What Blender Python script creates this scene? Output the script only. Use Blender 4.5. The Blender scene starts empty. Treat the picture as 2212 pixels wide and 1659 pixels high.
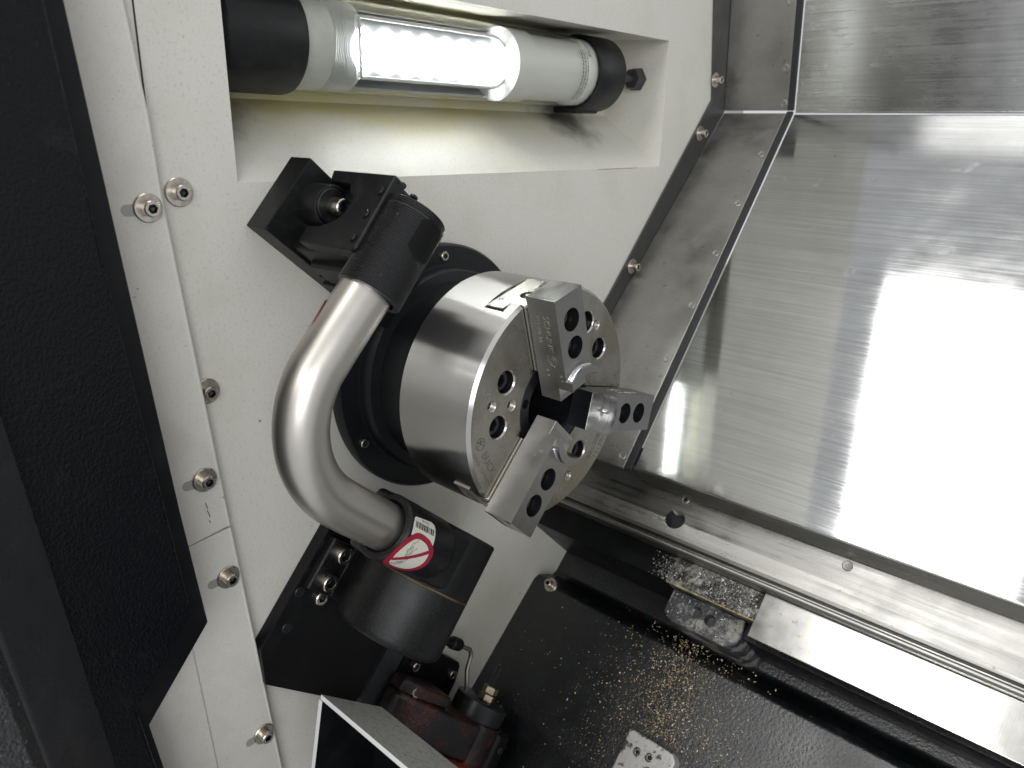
import bpy, bmesh, math, random
from mathutils import Vector, Matrix
from math import sin, cos, pi, radians, sqrt
random.seed(7)
SC = bpy.context.scene
COL = SC.collection
K = 0.001                      # everything below is written in millimetres

# ------------------------------------------------------------------ camera
Rw = ((0.7413744, 0.67079325, 0.02001053), (0.23026695, -0.22626181, -0.94645799), (-0.63035001, 0.70628749, -0.32220623))
cd = bpy.data.cameras.new('camera')
cam = bpy.data.objects.new('camera', cd); COL.objects.link(cam)
rx, ry, rz = Vector(Rw[0]), Vector(Rw[1]), Vector(Rw[2])
m = Matrix.Identity(4)
for i in range(3):
    m[i][0], m[i][1], m[i][2] = rx[i], -ry[i], -rz[i]
m.translation = Vector((381.183, -482.532, 226.527)) * K
cam.matrix_world = m
cd.sensor_width = 36; cd.lens = 1613.42 / 2212 * 36
cd.clip_start = 0.01; cd.clip_end = 60
cd.dof.use_dof = True; cd.dof.focus_distance = 0.63; cd.dof.aperture_fstop = 9.0
SC.camera = cam

# ------------------------------------------------------------------ world, lamps, exposure
W = bpy.data.worlds.new('World'); SC.world = W; W.use_nodes = True
bg = W.node_tree.nodes['Background']
bg.inputs[0].default_value = (0.95, 0.975, 1.0, 1); bg.inputs[1].default_value = 0.44
SC.view_settings.view_transform = 'Standard'; SC.view_settings.look = 'None'
SC.view_settings.exposure = 0.6; SC.view_settings.gamma = 1.0

def area(name, loc, size, power, target=None, col=(1, 1, 1), spread=180):
    l = bpy.data.lights.new(name, 'AREA'); l.shape = 'RECTANGLE'
    l.size, l.size_y = size[0] * K, size[1] * K
    l.energy = power; l.color = col; l.spread = radians(spread)
    o = bpy.data.objects.new(name, l); COL.objects.link(o)
    o.location = Vector(loc) * K
    if target is not None:
        o.rotation_euler = (Vector(target) - Vector(loc)).to_track_quat('-Z', 'Y').to_euler()
    return o
# shop ceiling: one troffer right above the open machine, and a row further out in front
area('ceiling_troffer', (-85, -1090, 2000), (590, 2300), 15, None, (1, 0.985, 0.96))
for y, w_, p_ in ((-2780, 220, 16), (-3850, 320, 22)):
    area('ceiling_strip', (250, y, 2000), (1000, w_), p_, None, (1, 0.98, 0.95))
# broad fill lamp, added low and behind the camera
area('front_fill', (2600, -2600, 900), (2200, 1800), 38, (0, 0, 0), (0.97, 0.985, 1.0))

# ------------------------------------------------------------------ materials
def nmath(nt, op, a, b=None):
    n = nt.nodes.new('ShaderNodeMath'); n.operation = op
    for i, v in enumerate((a, b)):
        if v is None: continue
        if hasattr(v, 'links'): nt.links.new(v, n.inputs[i])
        else: n.inputs[i].default_value = v
    return n.outputs[0]
def ramp(nt, src, lo, hi, c0=(0, 0, 0, 1), c1=(1, 1, 1, 1)):
    r = nt.nodes.new('ShaderNodeValToRGB')
    r.color_ramp.elements[0].position = lo; r.color_ramp.elements[1].position = hi
    r.color_ramp.elements[0].color = c0; r.color_ramp.elements[1].color = c1
    nt.links.new(src, r.inputs[0]); return r.outputs[0]
def coords(nt, stretch=(1, 1, 1), rot=(0, 0, 0)):
    tc = nt.nodes.new('ShaderNodeTexCoord'); mp = nt.nodes.new('ShaderNodeMapping')
    mp.inputs['Scale'].default_value = stretch
    if rot != (0, 0, 0):
        r2 = nt.nodes.new('ShaderNodeMapping'); r2.inputs['Rotation'].default_value = rot
        nt.links.new(tc.outputs['Object'], r2.inputs[0]); nt.links.new(r2.outputs[0], mp.inputs[0])
    else:
        nt.links.new(tc.outputs['Object'], mp.inputs[0])
    return mp.outputs[0]
def noise(nt, scale, stretch=(1, 1, 1), detail=3, rough=0.55, rot=(0, 0, 0)):
    n = nt.nodes.new('ShaderNodeTexNoise'); n.inputs['Scale'].default_value = scale
    n.inputs['Detail'].default_value = detail; n.inputs['Roughness'].default_value = rough
    nt.links.new(coords(nt, stretch, rot), n.inputs['Vector']); return n.outputs[0]
def voro(nt, scale, stretch=(1, 1, 1)):
    n = nt.nodes.new('ShaderNodeTexVoronoi'); n.inputs['Scale'].default_value = scale
    nt.links.new(coords(nt, stretch), n.inputs['Vector']); return n.outputs[0]
def mat(name, col, rough=0.5, metal=0.0, layers=(), rn=(), bumps=(), aniso=0, tangent=None, coat=0, spec=0.5, extra=None):
    """layers: (scale, lo, hi, colour, amount, stretch); rn: (scale, amount, stretch); bumps: (kind, scale, dist, stretch)"""
    M = bpy.data.materials.new(name); M.use_nodes = True; nt = M.node_tree
    p = nt.nodes['Principled BSDF']
    p.inputs['Base Color'].default_value = (*col, 1); p.inputs['Roughness'].default_value = rough
    p.inputs['Metallic'].default_value = metal; p.inputs['Coat Weight'].default_value = coat
    p.inputs['Specular IOR Level'].default_value = spec
    cur = None
    for L in layers:
        sc, lo, hi, c, amt, st = L[:6]; rot = L[6] if len(L) > 6 else (0, 0, 0)
        f = nmath(nt, 'MULTIPLY', ramp(nt, noise(nt, sc, st, 4, 0.6, rot), lo, hi), amt)
        mx = nt.nodes.new('ShaderNodeMix'); mx.data_type = 'RGBA'
        nt.links.new(f, mx.inputs[0])
        if cur is None: mx.inputs[6].default_value = (*col, 1)
        else: nt.links.new(cur, mx.inputs[6])
        mx.inputs[7].default_value = (*c, 1); cur = mx.outputs[2]
    if extra: cur = extra(nt, cur, col)
    if cur is not None: nt.links.new(cur, p.inputs['Base Color'])
    if rn:
        s = None
        for R in rn:
            sc, amt, st = R[:3]; rot = R[3] if len(R) > 3 else (0, 0, 0)
            v = nmath(nt, 'MULTIPLY', nmath(nt, 'SUBTRACT', noise(nt, sc, st, 3, 0.6, rot), 0.5), amt * 2)
            s = v if s is None else nmath(nt, 'ADD', s, v)
        v = nmath(nt, 'MAXIMUM', nmath(nt, 'ADD', s, rough), 0.04)
        nt.links.new(v, p.inputs['Roughness'])
    nrm = None
    for B in bumps:
        kind, sc, dist, st = B[:4]; rot = B[4] if len(B) > 4 else (0, 0, 0)
        b = nt.nodes.new('ShaderNodeBump'); b.inputs['Distance'].default_value = dist * K
        b.inputs['Strength'].default_value = 1.0
        nt.links.new(noise(nt, sc, st, 2, 0.5, rot) if kind == 'n' else voro(nt, sc, st), b.inputs['Height'])
        if nrm is not None: nt.links.new(nrm, b.inputs['Normal'])
        nrm = b.outputs[0]
    if nrm is not None: nt.links.new(nrm, p.inputs['Normal'])
    if aniso:
        p.inputs['Anisotropic'].default_value = aniso
        t = nt.nodes.new('ShaderNodeCombineXYZ')
        for k in range(3): t.inputs[k].default_value = tangent[k]
        nt.links.new(t.outputs[0], p.inputs['Tangent'])
    return M
ISO = (1, 1, 1); q2_ = sqrt(0.5)
ROT45 = (radians(45), 0, 0)
def yellow_stain(nt, cur, col):
    """old coolant stain: yellow film low and high at the back of the lamp recess (a stain of fixed place on the wall)"""
    tc = nt.nodes.new('ShaderNodeTexCoord'); sx = nt.nodes.new('ShaderNodeSeparateXYZ')
    nt.links.new(tc.outputs['Object'], sx.inputs[0])
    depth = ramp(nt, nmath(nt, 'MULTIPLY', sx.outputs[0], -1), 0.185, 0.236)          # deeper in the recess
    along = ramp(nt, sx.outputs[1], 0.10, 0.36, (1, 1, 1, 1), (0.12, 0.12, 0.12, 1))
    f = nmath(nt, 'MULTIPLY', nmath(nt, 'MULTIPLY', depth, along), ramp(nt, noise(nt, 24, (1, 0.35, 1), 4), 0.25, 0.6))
    mx = nt.nodes.new('ShaderNodeMix'); mx.data_type = 'RGBA'
    nt.links.new(nmath(nt, 'MULTIPLY', f, 0.65), mx.inputs[0])
    if cur is not None: nt.links.new(cur, mx.inputs[6])
    else: mx.inputs[6].default_value = (*col, 1)
    mx.inputs[7].default_value = (0.50, 0.44, 0.07, 1); cur = mx.outputs[2]
    # soot and grime smudges round the lamp's end caps and at the foot of the recess
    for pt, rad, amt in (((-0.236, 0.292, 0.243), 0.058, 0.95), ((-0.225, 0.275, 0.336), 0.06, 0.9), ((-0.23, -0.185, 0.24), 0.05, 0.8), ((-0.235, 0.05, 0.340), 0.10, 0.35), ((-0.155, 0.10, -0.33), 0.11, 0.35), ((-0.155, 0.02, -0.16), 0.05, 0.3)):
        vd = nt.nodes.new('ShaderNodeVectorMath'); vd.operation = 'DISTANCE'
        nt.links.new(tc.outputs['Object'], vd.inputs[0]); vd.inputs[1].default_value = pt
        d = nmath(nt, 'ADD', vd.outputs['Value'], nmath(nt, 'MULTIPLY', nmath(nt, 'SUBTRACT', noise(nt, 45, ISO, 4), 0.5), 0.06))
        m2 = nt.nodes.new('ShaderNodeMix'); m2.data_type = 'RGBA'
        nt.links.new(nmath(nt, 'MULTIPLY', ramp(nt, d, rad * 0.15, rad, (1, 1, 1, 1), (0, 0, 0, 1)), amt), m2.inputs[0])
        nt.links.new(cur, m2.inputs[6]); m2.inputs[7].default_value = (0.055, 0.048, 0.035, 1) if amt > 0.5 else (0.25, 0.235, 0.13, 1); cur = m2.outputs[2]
    return cur
WHITE = (0.63, 0.613, 0.555)
DIRT = [(420, 0.55, 0.74, (0.30, 0.27, 0.22), 0.42, ISO), (14, 0.5, 0.78, (0.50, 0.47, 0.36), 0.35, ISO), (95, 0.735, 0.77, (0.10, 0.085, 0.06), 0.85, ISO)]
M_WALL = mat('wall_paint', WHITE, 0.42, 0, DIRT, ((30, 0.12, ISO),), (('n', 700, 0.05, ISO),), extra=yellow_stain)
M_STRIP = mat('strip_paint', (0.655, 0.632, 0.58), 0.45, 0, [(680, 0.56, 0.74, (0.28, 0.265, 0.23), 0.42, ISO), (26, 0.52, 0.78, (0.48, 0.44, 0.36), 0.35, ISO), (120, 0.71, 0.75, (0.09, 0.08, 0.06), 0.8, ISO), (18, 0.5, 0.8, (0.5, 0.47, 0.40), 0.4, ISO)], (), (('n', 800, 0.06, ISO),))
M_BLACKTEX = mat('black_texture_paint', (0.0015, 0.0022, 0.0036), 0.27, 0, [(40, 0.6, 0.8, (0.02, 0.02, 0.021), 0.4, ISO)], ((30, 0.1, ISO),), (('n', 620, 0.5, (1, 1, 0.8)), ('n', 1800, 0.06, ISO)), spec=0.24)
M_BLACK = mat('black_paint', (0.0028, 0.0031, 0.0038), 0.40, 0, [(900, 0.68, 0.75, (0.12, 0.12, 0.12), 0.5, ISO), (25, 0.5, 0.8, (0.014, 0.014, 0.015), 0.6, ISO)], ((40, 0.12, ISO),), (('n', 900, 0.06, ISO),), spec=0.25)
M_BAND = mat('dark_band_paint', (0.030, 0.032, 0.035), 0.30, 0, [(260, 0.70, 0.76, (0.25, 0.24, 0.2), 0.6, ISO), (40, 0.5, 0.8, (0.05, 0.05, 0.05), 0.6, ISO)], ((60, 0.15, ISO),), (('n', 500, 0.1, ISO),))
M_PLASTIC = mat('black_plastic', (0.0042, 0.0045, 0.005), 0.45, 0, [(600, 0.66, 0.75, (0.08, 0.08, 0.08), 0.4, ISO), (60, 0.55, 0.8, (0.028, 0.027, 0.025), 0.5, ISO)], ((60, 0.14, ISO),), (('n', 900, 0.08, ISO),), spec=0.35)
M_HUB = mat('black_cast_paint', (0.0042, 0.0044, 0.0048), 0.42, 0, [(900, 0.56, 0.66, (0.05, 0.05, 0.05), 0.55, ISO), (30, 0.5, 0.8, (0.024, 0.023, 0.022), 0.6, ISO)], ((50, 0.12, ISO),), (('n', 1000, 0.12, ISO),), spec=0.36)
M_FLANGE = mat('black_oxide_steel', (0.008, 0.009, 0.010), 0.36, 0.0, [(300, 0.68, 0.75, (0.08, 0.08, 0.07), 0.5, ISO)], ((40, 0.15, ISO),), (), spec=0.4)
def steelcover(name, tan, r=0.095): return mat(name, (0.50, 0.505, 0.505), r, 1.0,
    [(1.0, 0.42, 0.70, (0.34, 0.34, 0.33), 0.6, (5, 330, 330)), (1.0, 0.55, 0.72, (0.68, 0.68, 0.67), 0.6, (8, 700, 700)), (1.0, 0.60, 0.70, (0.28, 0.28, 0.27), 0.6, (4, 1100, 1100)), (7, 0.42, 0.7, (0.39, 0.39, 0.385), 0.7, ISO), (38, 0.66, 0.74, (0.72, 0.72, 0.71), 0.5, ISO), (150, 0.725, 0.76, (0.10, 0.09, 0.075), 0.75, ISO)],
    ((1.0, 0.07, (6, 500, 500)), (9, 0.10, ISO), (45, 0.05, (0.6, 1, 1))), (('n', 1.0, 0.004, (6, 900, 900)), ('n', 5, 0.3, ISO)), aniso=0.8, tangent=tan)
M_STEELCOVER = steelcover('brushed_stainless_slanted', (0, q2_, q2_)); M_STEELUP = steelcover('brushed_stainless_upright', (0, -0.1, 0.995), 0.27)
M_BRACKET = mat('grey_steel_bracket', (0.31, 0.306, 0.292), 0.38, 1.0,
    [(170, 0.655, 0.70, (0.10, 0.09, 0.07), 0.8, ISO), (20, 0.4, 0.8, (0.24, 0.233, 0.215), 0.6, ISO), (1.0, 0.45, 0.7, (0.36, 0.36, 0.355), 0.4, (60, 700, 60))], ((25, 0.2, ISO),), (('n', 900, 0.03, ISO),))
M_WFLANGE = mat('dark_grey_flange', (0.10, 0.10, 0.098), 0.42, 0.8, [(30, 0.45, 0.8, (0.07, 0.07, 0.066), 0.6, ISO)], ((30, 0.15, ISO),))
M_RAIL = mat('worn_guard_steel', (0.32, 0.316, 0.30), 0.34, 1.0,
    [(1.0, 0.45, 0.75, (0.27, 0.265, 0.24), 0.7, (6, 70, 70)), (1.0, 0.56, 0.72, (0.48, 0.48, 0.465), 0.5, (10, 400, 400)), (130, 0.67, 0.73, (0.13, 0.11, 0.08), 0.6, ISO)], ((1.0, 0.22, (6, 180, 180)), (30, 0.14, ISO)), (('n', 1.0, 0.02, (12, 900, 900)), ('n', 14, 0.5, (0.5, 1, 1))))
M_BLOCK = mat('ground_block_steel', (0.46, 0.455, 0.435), 0.17, 1.0,
    [(140, 0.62, 0.70, (0.30, 0.22, 0.10), 0.55, ISO), (18, 0.45, 0.8, (0.44, 0.43, 0.40), 0.5, ISO)], ((40, 0.10, ISO),), (('n', 1.0, 0.004, (900, 30, 30)),))
M_DIRTYRAIL = mat('grimy_rail_steel', (0.30, 0.295, 0.27), 0.42, 0.85,
    [(60, 0.46, 0.56, (0.018, 0.017, 0.015), 0.9, ISO), (240, 0.60, 0.68, (0.03, 0.028, 0.024), 0.8, ISO)], ((40, 0.3, ISO),), (('n', 260, 0.5, ISO),))
M_BED = mat('black_bed_casting', (0.0026, 0.0031, 0.004), 0.34, 0, [(70, 0.55, 0.75, (0.012, 0.03, 0.03), 0.55, ISO), (600, 0.70, 0.76, (0.16, 0.14, 0.11), 0.6, ISO)], ((18, 0.16, ISO),), (('n', 330, 0.35, ISO), ('n', 9, 0.6, ISO)), spec=0.85)
M_CHUCK = mat('ground_chuck_steel', (0.60, 0.59, 0.57), 0.29, 1.0,
    [(1.0, 0.45, 0.7, (0.52, 0.515, 0.50), 0.25, (1200, 10, 10)), (120, 0.735, 0.77, (0.16, 0.13, 0.10), 0.8, ISO), (8, 0.5, 0.8, (0.52, 0.50, 0.465), 0.5, ISO)], ((1.0, 0.02, (500, 6, 6)),), (('n', 1.0, 0.0012, (1500, 12, 12)),), aniso=1.0, tangent=(1, 0, 0))
M_FACE = mat('oily_chuck_face', (0.42, 0.405, 0.36), 0.30, 1.0,
    [(16, 0.42, 0.62, (0.25, 0.225, 0.155), 0.7, ISO), (90, 0.6, 0.8, (0.20, 0.18, 0.12), 0.5, ISO), (60, 0.62, 0.66, (0.52, 0.50, 0.45), 0.5, (1, 3, 1))], ((50, 0.16, ISO),), (('n', 500, 0.02, ISO),))
M_JAW = mat('jaw_steel', (0.34, 0.332, 0.322), 0.36, 1.0,
    [(30, 0.4, 0.75, (0.25, 0.238, 0.226), 0.65, ISO), (500, 0.6, 0.75, (0.20, 0.19, 0.18), 0.5, ISO), (150, 0.72, 0.76, (0.12, 0.08, 0.05), 0.5, ISO)], ((60, 0.15, ISO),), (('n', 420, 0.03, ISO),))
M_JAWBRIGHT = mat('ground_jaw_end', (0.66, 0.66, 0.66), 0.22, 1.0, [(1.0, 0.45, 0.7, (0.50, 0.51, 0.53), 0.5, (900, 60, 60))], ((40, 0.1, ISO),), (('n', 1.0, 0.008, (900, 60, 60)),))
M_MASTER = mat('master_jaw_steel', (0.55, 0.53, 0.49), 0.28, 1.0, [(60, 0.5, 0.75, (0.40, 0.37, 0.31), 0.5, ISO)], ((60, 0.12, ISO),), ())
M_BORE_AND_SHADE = mat('black_bore_and_hole_shade', (0.022, 0.023, 0.026), 0.38, 0.6, [(200, 0.62, 0.72, (0.07, 0.07, 0.065), 0.5, ISO)], ((50, 0.14, ISO),), ())  # black bore ring; also the shade painted into holes and sockets
M_DARKSCREW = mat('black_screw_steel', (0.060, 0.061, 0.064), 0.34, 0.5, [(300, 0.6, 0.72, (0.12, 0.11, 0.10), 0.5, ISO)], ((90, 0.16, ISO),), ())
M_SCREW = mat('stainless_screw', (0.56, 0.52, 0.46), 0.26, 1.0, [(180, 0.5, 0.72, (0.27, 0.21, 0.15), 0.6, ISO)], ((150, 0.2, ISO),), (('n', 900, 0.04, ISO),))
M_FLATSCREW = mat('dull_flat_screw', (0.36, 0.35, 0.32), 0.42, 0.9, [(250, 0.5, 0.7, (0.16, 0.15, 0.13), 0.7, ISO)])
M_JAWSCREW = mat('jaw_screw_steel', (0.26, 0.25, 0.24), 0.3, 0.9, [(250, 0.5, 0.7, (0.12, 0.11, 0.10), 0.7, ISO)])
M_TUBE = mat('satin_tube_steel', (0.58, 0.553, 0.505), 0.37, 1.0, [(20, 0.5, 0.8, (0.50, 0.465, 0.43), 0.4, ISO), (160, 0.735, 0.77, (0.22, 0.18, 0.14), 0.6, ISO)], ((60, 0.05, ISO),), ())
M_GLASS = bpy.data.materials.new('acrylic_tube'); M_GLASS.use_nodes = True
_p = M_GLASS.node_tree.nodes['Principled BSDF']; _p.inputs['Transmission Weight'].default_value = 1.0
_p.inputs['Base Color'].default_value = (0.97, 0.97, 0.92, 1); _p.inputs['Roughness'].default_value = 0.06; _p.inputs['IOR'].default_value = 1.12
M_LENS = bpy.data.materials.new('ribbed_lens'); M_LENS.use_nodes = True
_p = M_LENS.node_tree.nodes['Principled BSDF']; _p.inputs['Transmission Weight'].default_value = 1.0
_p.inputs['Roughness'].default_value = 0.36; _p.inputs['IOR'].default_value = 1.25
M_LAMPWHITE = mat('lamp_white_plastic', (0.64, 0.65, 0.655), 0.4, 0, [(200, 0.7, 0.76, (0.4, 0.39, 0.35), 0.4, ISO)])
M_LAMPGREY = mat('lamp_grey_plastic', (0.50, 0.51, 0.51), 0.3, 0, [(90, 0.5, 0.75, (0.36, 0.36, 0.35), 0.4, ISO)])
M_REFLECTOR = mat('lamp_reflector', (0.30, 0.32, 0.35), 0.3, 0.6, [(1.0, 0.5, 0.7, (0.2, 0.21, 0.23), 0.5, (1, 500, 1))])
def emit(name, col, s):
    M = bpy.data.materials.new(name); M.use_nodes = True; p = M.node_tree.nodes['Principled BSDF']
    p.inputs['Base Color'].default_value = (*col, 1); p.inputs['Emission Color'].default_value = (*col, 1); p.inputs['Emission Strength'].default_value = s; return M
M_LED = emit('led_light', (0.93, 0.97, 1.0), 24)
M_GASKET = mat('black_rubber', (0.010, 0.011, 0.013), 0.5, 0, [(40, 0.5, 0.8, (0.03, 0.03, 0.032), 0.5, ISO)])
M_STICKW = mat('sticker_white', (0.60, 0.59, 0.51), 0.4, 0, [(300, 0.6, 0.75, (0.40, 0.38, 0.30), 0.5, ISO)])
M_STICKR = mat('sticker_red', (0.30, 0.012, 0.035), 0.35, 0, [(300, 0.66, 0.75, (0.38, 0.12, 0.12), 0.5, ISO)])
M_INK = mat('black_print', (0.015, 0.015, 0.015), 0.5)
M_GREYINK = mat('grey_etching', (0.13, 0.125, 0.105), 0.45, 0.5)
M_STAMP = mat('stamped_mark', (0.62, 0.60, 0.56), 0.3, 1.0)
M_SLOT = mat('bare_slot_metal', (0.36, 0.35, 0.33), 0.5, 0.2)
M_OIL = mat('dried_oil_rim', (0.42, 0.33, 0.12), 0.45, 0.2, [(90, 0.4, 0.6, (0.10, 0.09, 0.07), 0.8, ISO)])
M_MARK = mat('pencil_mark', (0.06, 0.06, 0.06), 0.6)
M_RED = mat('chipped_red_paint', (0.13, 0.026, 0.019), 0.42, 0, [(40, 0.34, 0.55, (0.006, 0.005, 0.0055), 0.96, ISO), (420, 0.42, 0.56, (0.006, 0.005, 0.005), 0.93, ISO)], ((50, 0.2, ISO),), (('n', 300, 0.25, ISO),))
M_REDCLEAN = mat('red_paint', (0.30, 0.055, 0.032), 0.42, 0, [(260, 0.52, 0.66, (0.03, 0.016, 0.014), 0.8, ISO), (40, 0.55, 0.75, (0.05, 0.02, 0.018), 0.7, ISO)], ((50, 0.2, ISO),), (('n', 300, 0.2, ISO),))
M_TRAY = mat('blasted_plate', (0.46, 0.46, 0.44), 0.50, 0.6, [(260, 0.5, 0.66, (0.22, 0.22, 0.20), 0.7, ISO), (40, 0.55, 0.75, (0.40, 0.36, 0.20), 0.4, (1, 3, 1)), (500, 0.66, 0.72, (0.8, 0.8, 0.78), 0.7, ISO)], (), (('n', 300, 0.35, ISO),))
M_TRAYEDGE = mat('bare_sheet_edge', (0.86, 0.86, 0.84), 0.32, 0.25, [(160, 0.66, 0.72, (0.45, 0.44, 0.40), 0.6, ISO)])
M_PAD = mat('worn_pad_paint', (0.44, 0.43, 0.41), 0.40, 0.3, [(70, 0.55, 0.60, (0.03, 0.032, 0.036), 0.9, ISO), (300, 0.62, 0.7, (0.06, 0.06, 0.06), 0.7, ISO)], ((50, 0.2, ISO),), (('n', 300, 0.2, ISO),))
M_LEDGE = mat('chip_covered_ledge', (0.04, 0.042, 0.046), 0.40, 0.2, [(45, 0.50, 0.60, (0.26, 0.25, 0.22), 0.8, ISO), (500, 0.62, 0.70, (0.3, 0.29, 0.27), 0.6, ISO)], ((40, 0.25, ISO),), (('n', 350, 0.5, ISO),))
M_BRASS = mat('brass_chip', (0.54, 0.42, 0.26), 0.36, 0.35, [(300, 0.4, 0.7, (0.66, 0.54, 0.36), 0.7, ISO)])
M_CHIP = mat('steel_chip', (0.42, 0.405, 0.385), 0.36, 0.7, [(200, 0.4, 0.6, (0.20, 0.20, 0.20), 0.7, ISO)])
M_CAP = mat('worn_black_cap', (0.020, 0.021, 0.023), 0.36, 0.3, [(120, 0.55, 0.7, (0.05, 0.05, 0.05), 0.6, ISO)], ((60, 0.15, ISO),))
M_WIRE = mat('bronze_seal', (0.24, 0.17, 0.11), 0.34, 0.8, [(80, 0.5, 0.7, (0.09, 0.07, 0.06), 0.6, ISO)])
M_NUT = mat('oily_nut_steel', (0.44, 0.36, 0.26), 0.32, 0.9, [(120, 0.5, 0.7, (0.16, 0.11, 0.07), 0.6, ISO)])

# ------------------------------------------------------------------ building helpers
X = Vector((1, 0, 0)); Y = Vector((0, 1, 0)); Z = Vector((0, 0, 1))
q2 = sqrt(0.5)
S45 = Vector((0, -q2, -q2)); N45 = Vector((0, -q2, q2))         # down the slant / out of the slant
AL = radians(41)
A41 = Vector((0, -sin(AL), -cos(AL))); B41 = Vector((0, -cos(AL), sin(AL)))
def sl(x, s, n): return X * x + S45 * s + N45 * n
def ab(x, a, b): return X * x + A41 * a + B41 * b

def base_of(parent):
    v = Vector((0, 0, 0))
    while parent is not None:
        v += parent.location; parent = parent.parent
    return v
def link(name, me, material, parent=None, smooth=35):
    o = bpy.data.objects.new(name, me); COL.objects.link(o)
    if material is not None and not me.materials: me.materials.append(material)
    if smooth:
        me.polygons.foreach_set('use_smooth', [True] * len(me.polygons)); me.set_sharp_from_angle(angle=radians(smooth))
    if parent is not None: o.parent = parent
    return o
def obj(name, bm, material, parent=None, bevel=0, seg=2, smooth=35, ang=30):
    bmesh.ops.remove_doubles(bm, verts=bm.verts, dist=1e-5)
    bmesh.ops.recalc_face_normals(bm, faces=bm.faces)
    if bevel:
        ed = [e for e in bm.edges if len(e.link_faces) == 2 and e.calc_face_angle(0) > radians(ang)]
        bmesh.ops.bevel(bm, geom=ed, offset=bevel, segments=seg, profile=0.5, affect='EDGES', clamp_overlap=True)
    me = bpy.data.meshes.new(name)
    off = base_of(parent)
    for v in bm.verts: v.co = v.co * K - off
    bm.to_mesh(me); bm.free()
    o = link(name, me, material, parent, smooth)
    if bevel: weigh(o)
    return o
def weigh(o):
    w = o.modifiers.new('weighted', 'WEIGHTED_NORMAL'); w.keep_sharp = True; w.weight = 80
def tag(o, label=None, cat=None, group=None, kind=None):
    if label: o['label'] = label
    if cat: o['category'] = cat
    if group: o['group'] = group
    if kind: o['kind'] = kind
    return o
def thing(name, loc, label, cat, group=None):
    o = bpy.data.objects.new(name, None); COL.objects.link(o); o.location = Vector(loc) * K
    o.empty_display_size = 0.02
    return tag(o, label, cat, group)
def prism(bm, pts, o, e1, e2, e3, t0, t1):
    """polygon pts in plane (e1,e2) at o, thickness from t0 to t1 along e3"""
    lo = [bm.verts.new(o + e1 * p[0] + e2 * p[1] + e3 * t0) for p in pts]
    hi = [bm.verts.new(o + e1 * p[0] + e2 * p[1] + e3 * t1) for p in pts]
    bm.faces.new(lo); bm.faces.new(hi[::-1])
    n = len(pts)
    for i in range(n):
        bm.faces.new((lo[i], hi[i], hi[(i + 1) % n], lo[(i + 1) % n]))
    return bm
def NB(): return bmesh.new()
O = Vector((0, 0, 0))
def box3(bm, o, e1, e2, e3, r1, r2, r3):
    return prism(bm, [(r1[0], r2[0]), (r1[1], r2[0]), (r1[1], r2[1]), (r1[0], r2[1])], o, e1, e2, e3, r3[0], r3[1])
def frame(ax):
    ax = ax.normalized(); h = Z if abs(ax.z) < 0.9 else X
    u = ax.cross(h).normalized(); return u, ax.cross(u).normalized(), ax
def lathe(bm, prof, o, ax, seg=48, closed=False):
    """prof: list of (radius, height along ax)"""
    u, v, w = frame(ax); rings = []
    for r, h in prof:
        if r < 1e-6: rings.append([bm.verts.new(o + w * h)])
        else: rings.append([bm.verts.new(o + w * h + (u * cos(2 * pi * i / seg) + v * sin(2 * pi * i / seg)) * r) for i in range(seg)])
    pairs = list(zip(rings, rings[1:])) + ([(rings[-1], rings[0])] if closed else [])
    for A, B in pairs:
        for i in range(seg):
            j = (i + 1) % seg
            if len(A) == 1 and len(B) == 1: continue
            if len(A) == 1: bm.faces.new((A[0], B[i], B[j]))
            elif len(B) == 1: bm.faces.new((A[i], A[j], B[0]))
            else: bm.faces.new((A[i], A[j], B[j], B[i]))
    return bm
def cyl(bm, p0, p1, r, seg=24, r1=None):
    ax = p1 - p0; return lathe(bm, [(0, 0), (r, 0), (r if r1 is None else r1, ax.length), (0, ax.length)], p0, ax, seg)
def tube(bm, path, r, seg=24, caps=True):
    n = len(path); rings = []
    t = [(path[min(i + 1, n - 1)] - path[max(i - 1, 0)]).normalized() for i in range(n)]
    u = frame(t[0])[0]
    for i in range(n):
        u = (u - t[i] * u.dot(t[i])).normalized(); v = t[i].cross(u)
        rr = r[i] if isinstance(r, (list, tuple)) else r
        rings.append([bm.verts.new(path[i] + (u * cos(2 * pi * k / seg) + v * sin(2 * pi * k / seg)) * rr) for k in range(seg)])
    for P, Q in zip(rings, rings[1:]):
        for k in range(seg):
            bm.faces.new((P[k], P[(k + 1) % seg], Q[(k + 1) % seg], Q[k]))
    if caps: bm.faces.new(rings[0][::-1]); bm.faces.new(rings[-1])
    return bm
def arc(c, e1, e2, r, a0, a1, n):
    return [c + (e1 * cos(radians(a0 + (a1 - a0) * i / n)) + e2 * sin(radians(a0 + (a1 - a0) * i / n))) * r for i in range(n + 1)]
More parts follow.
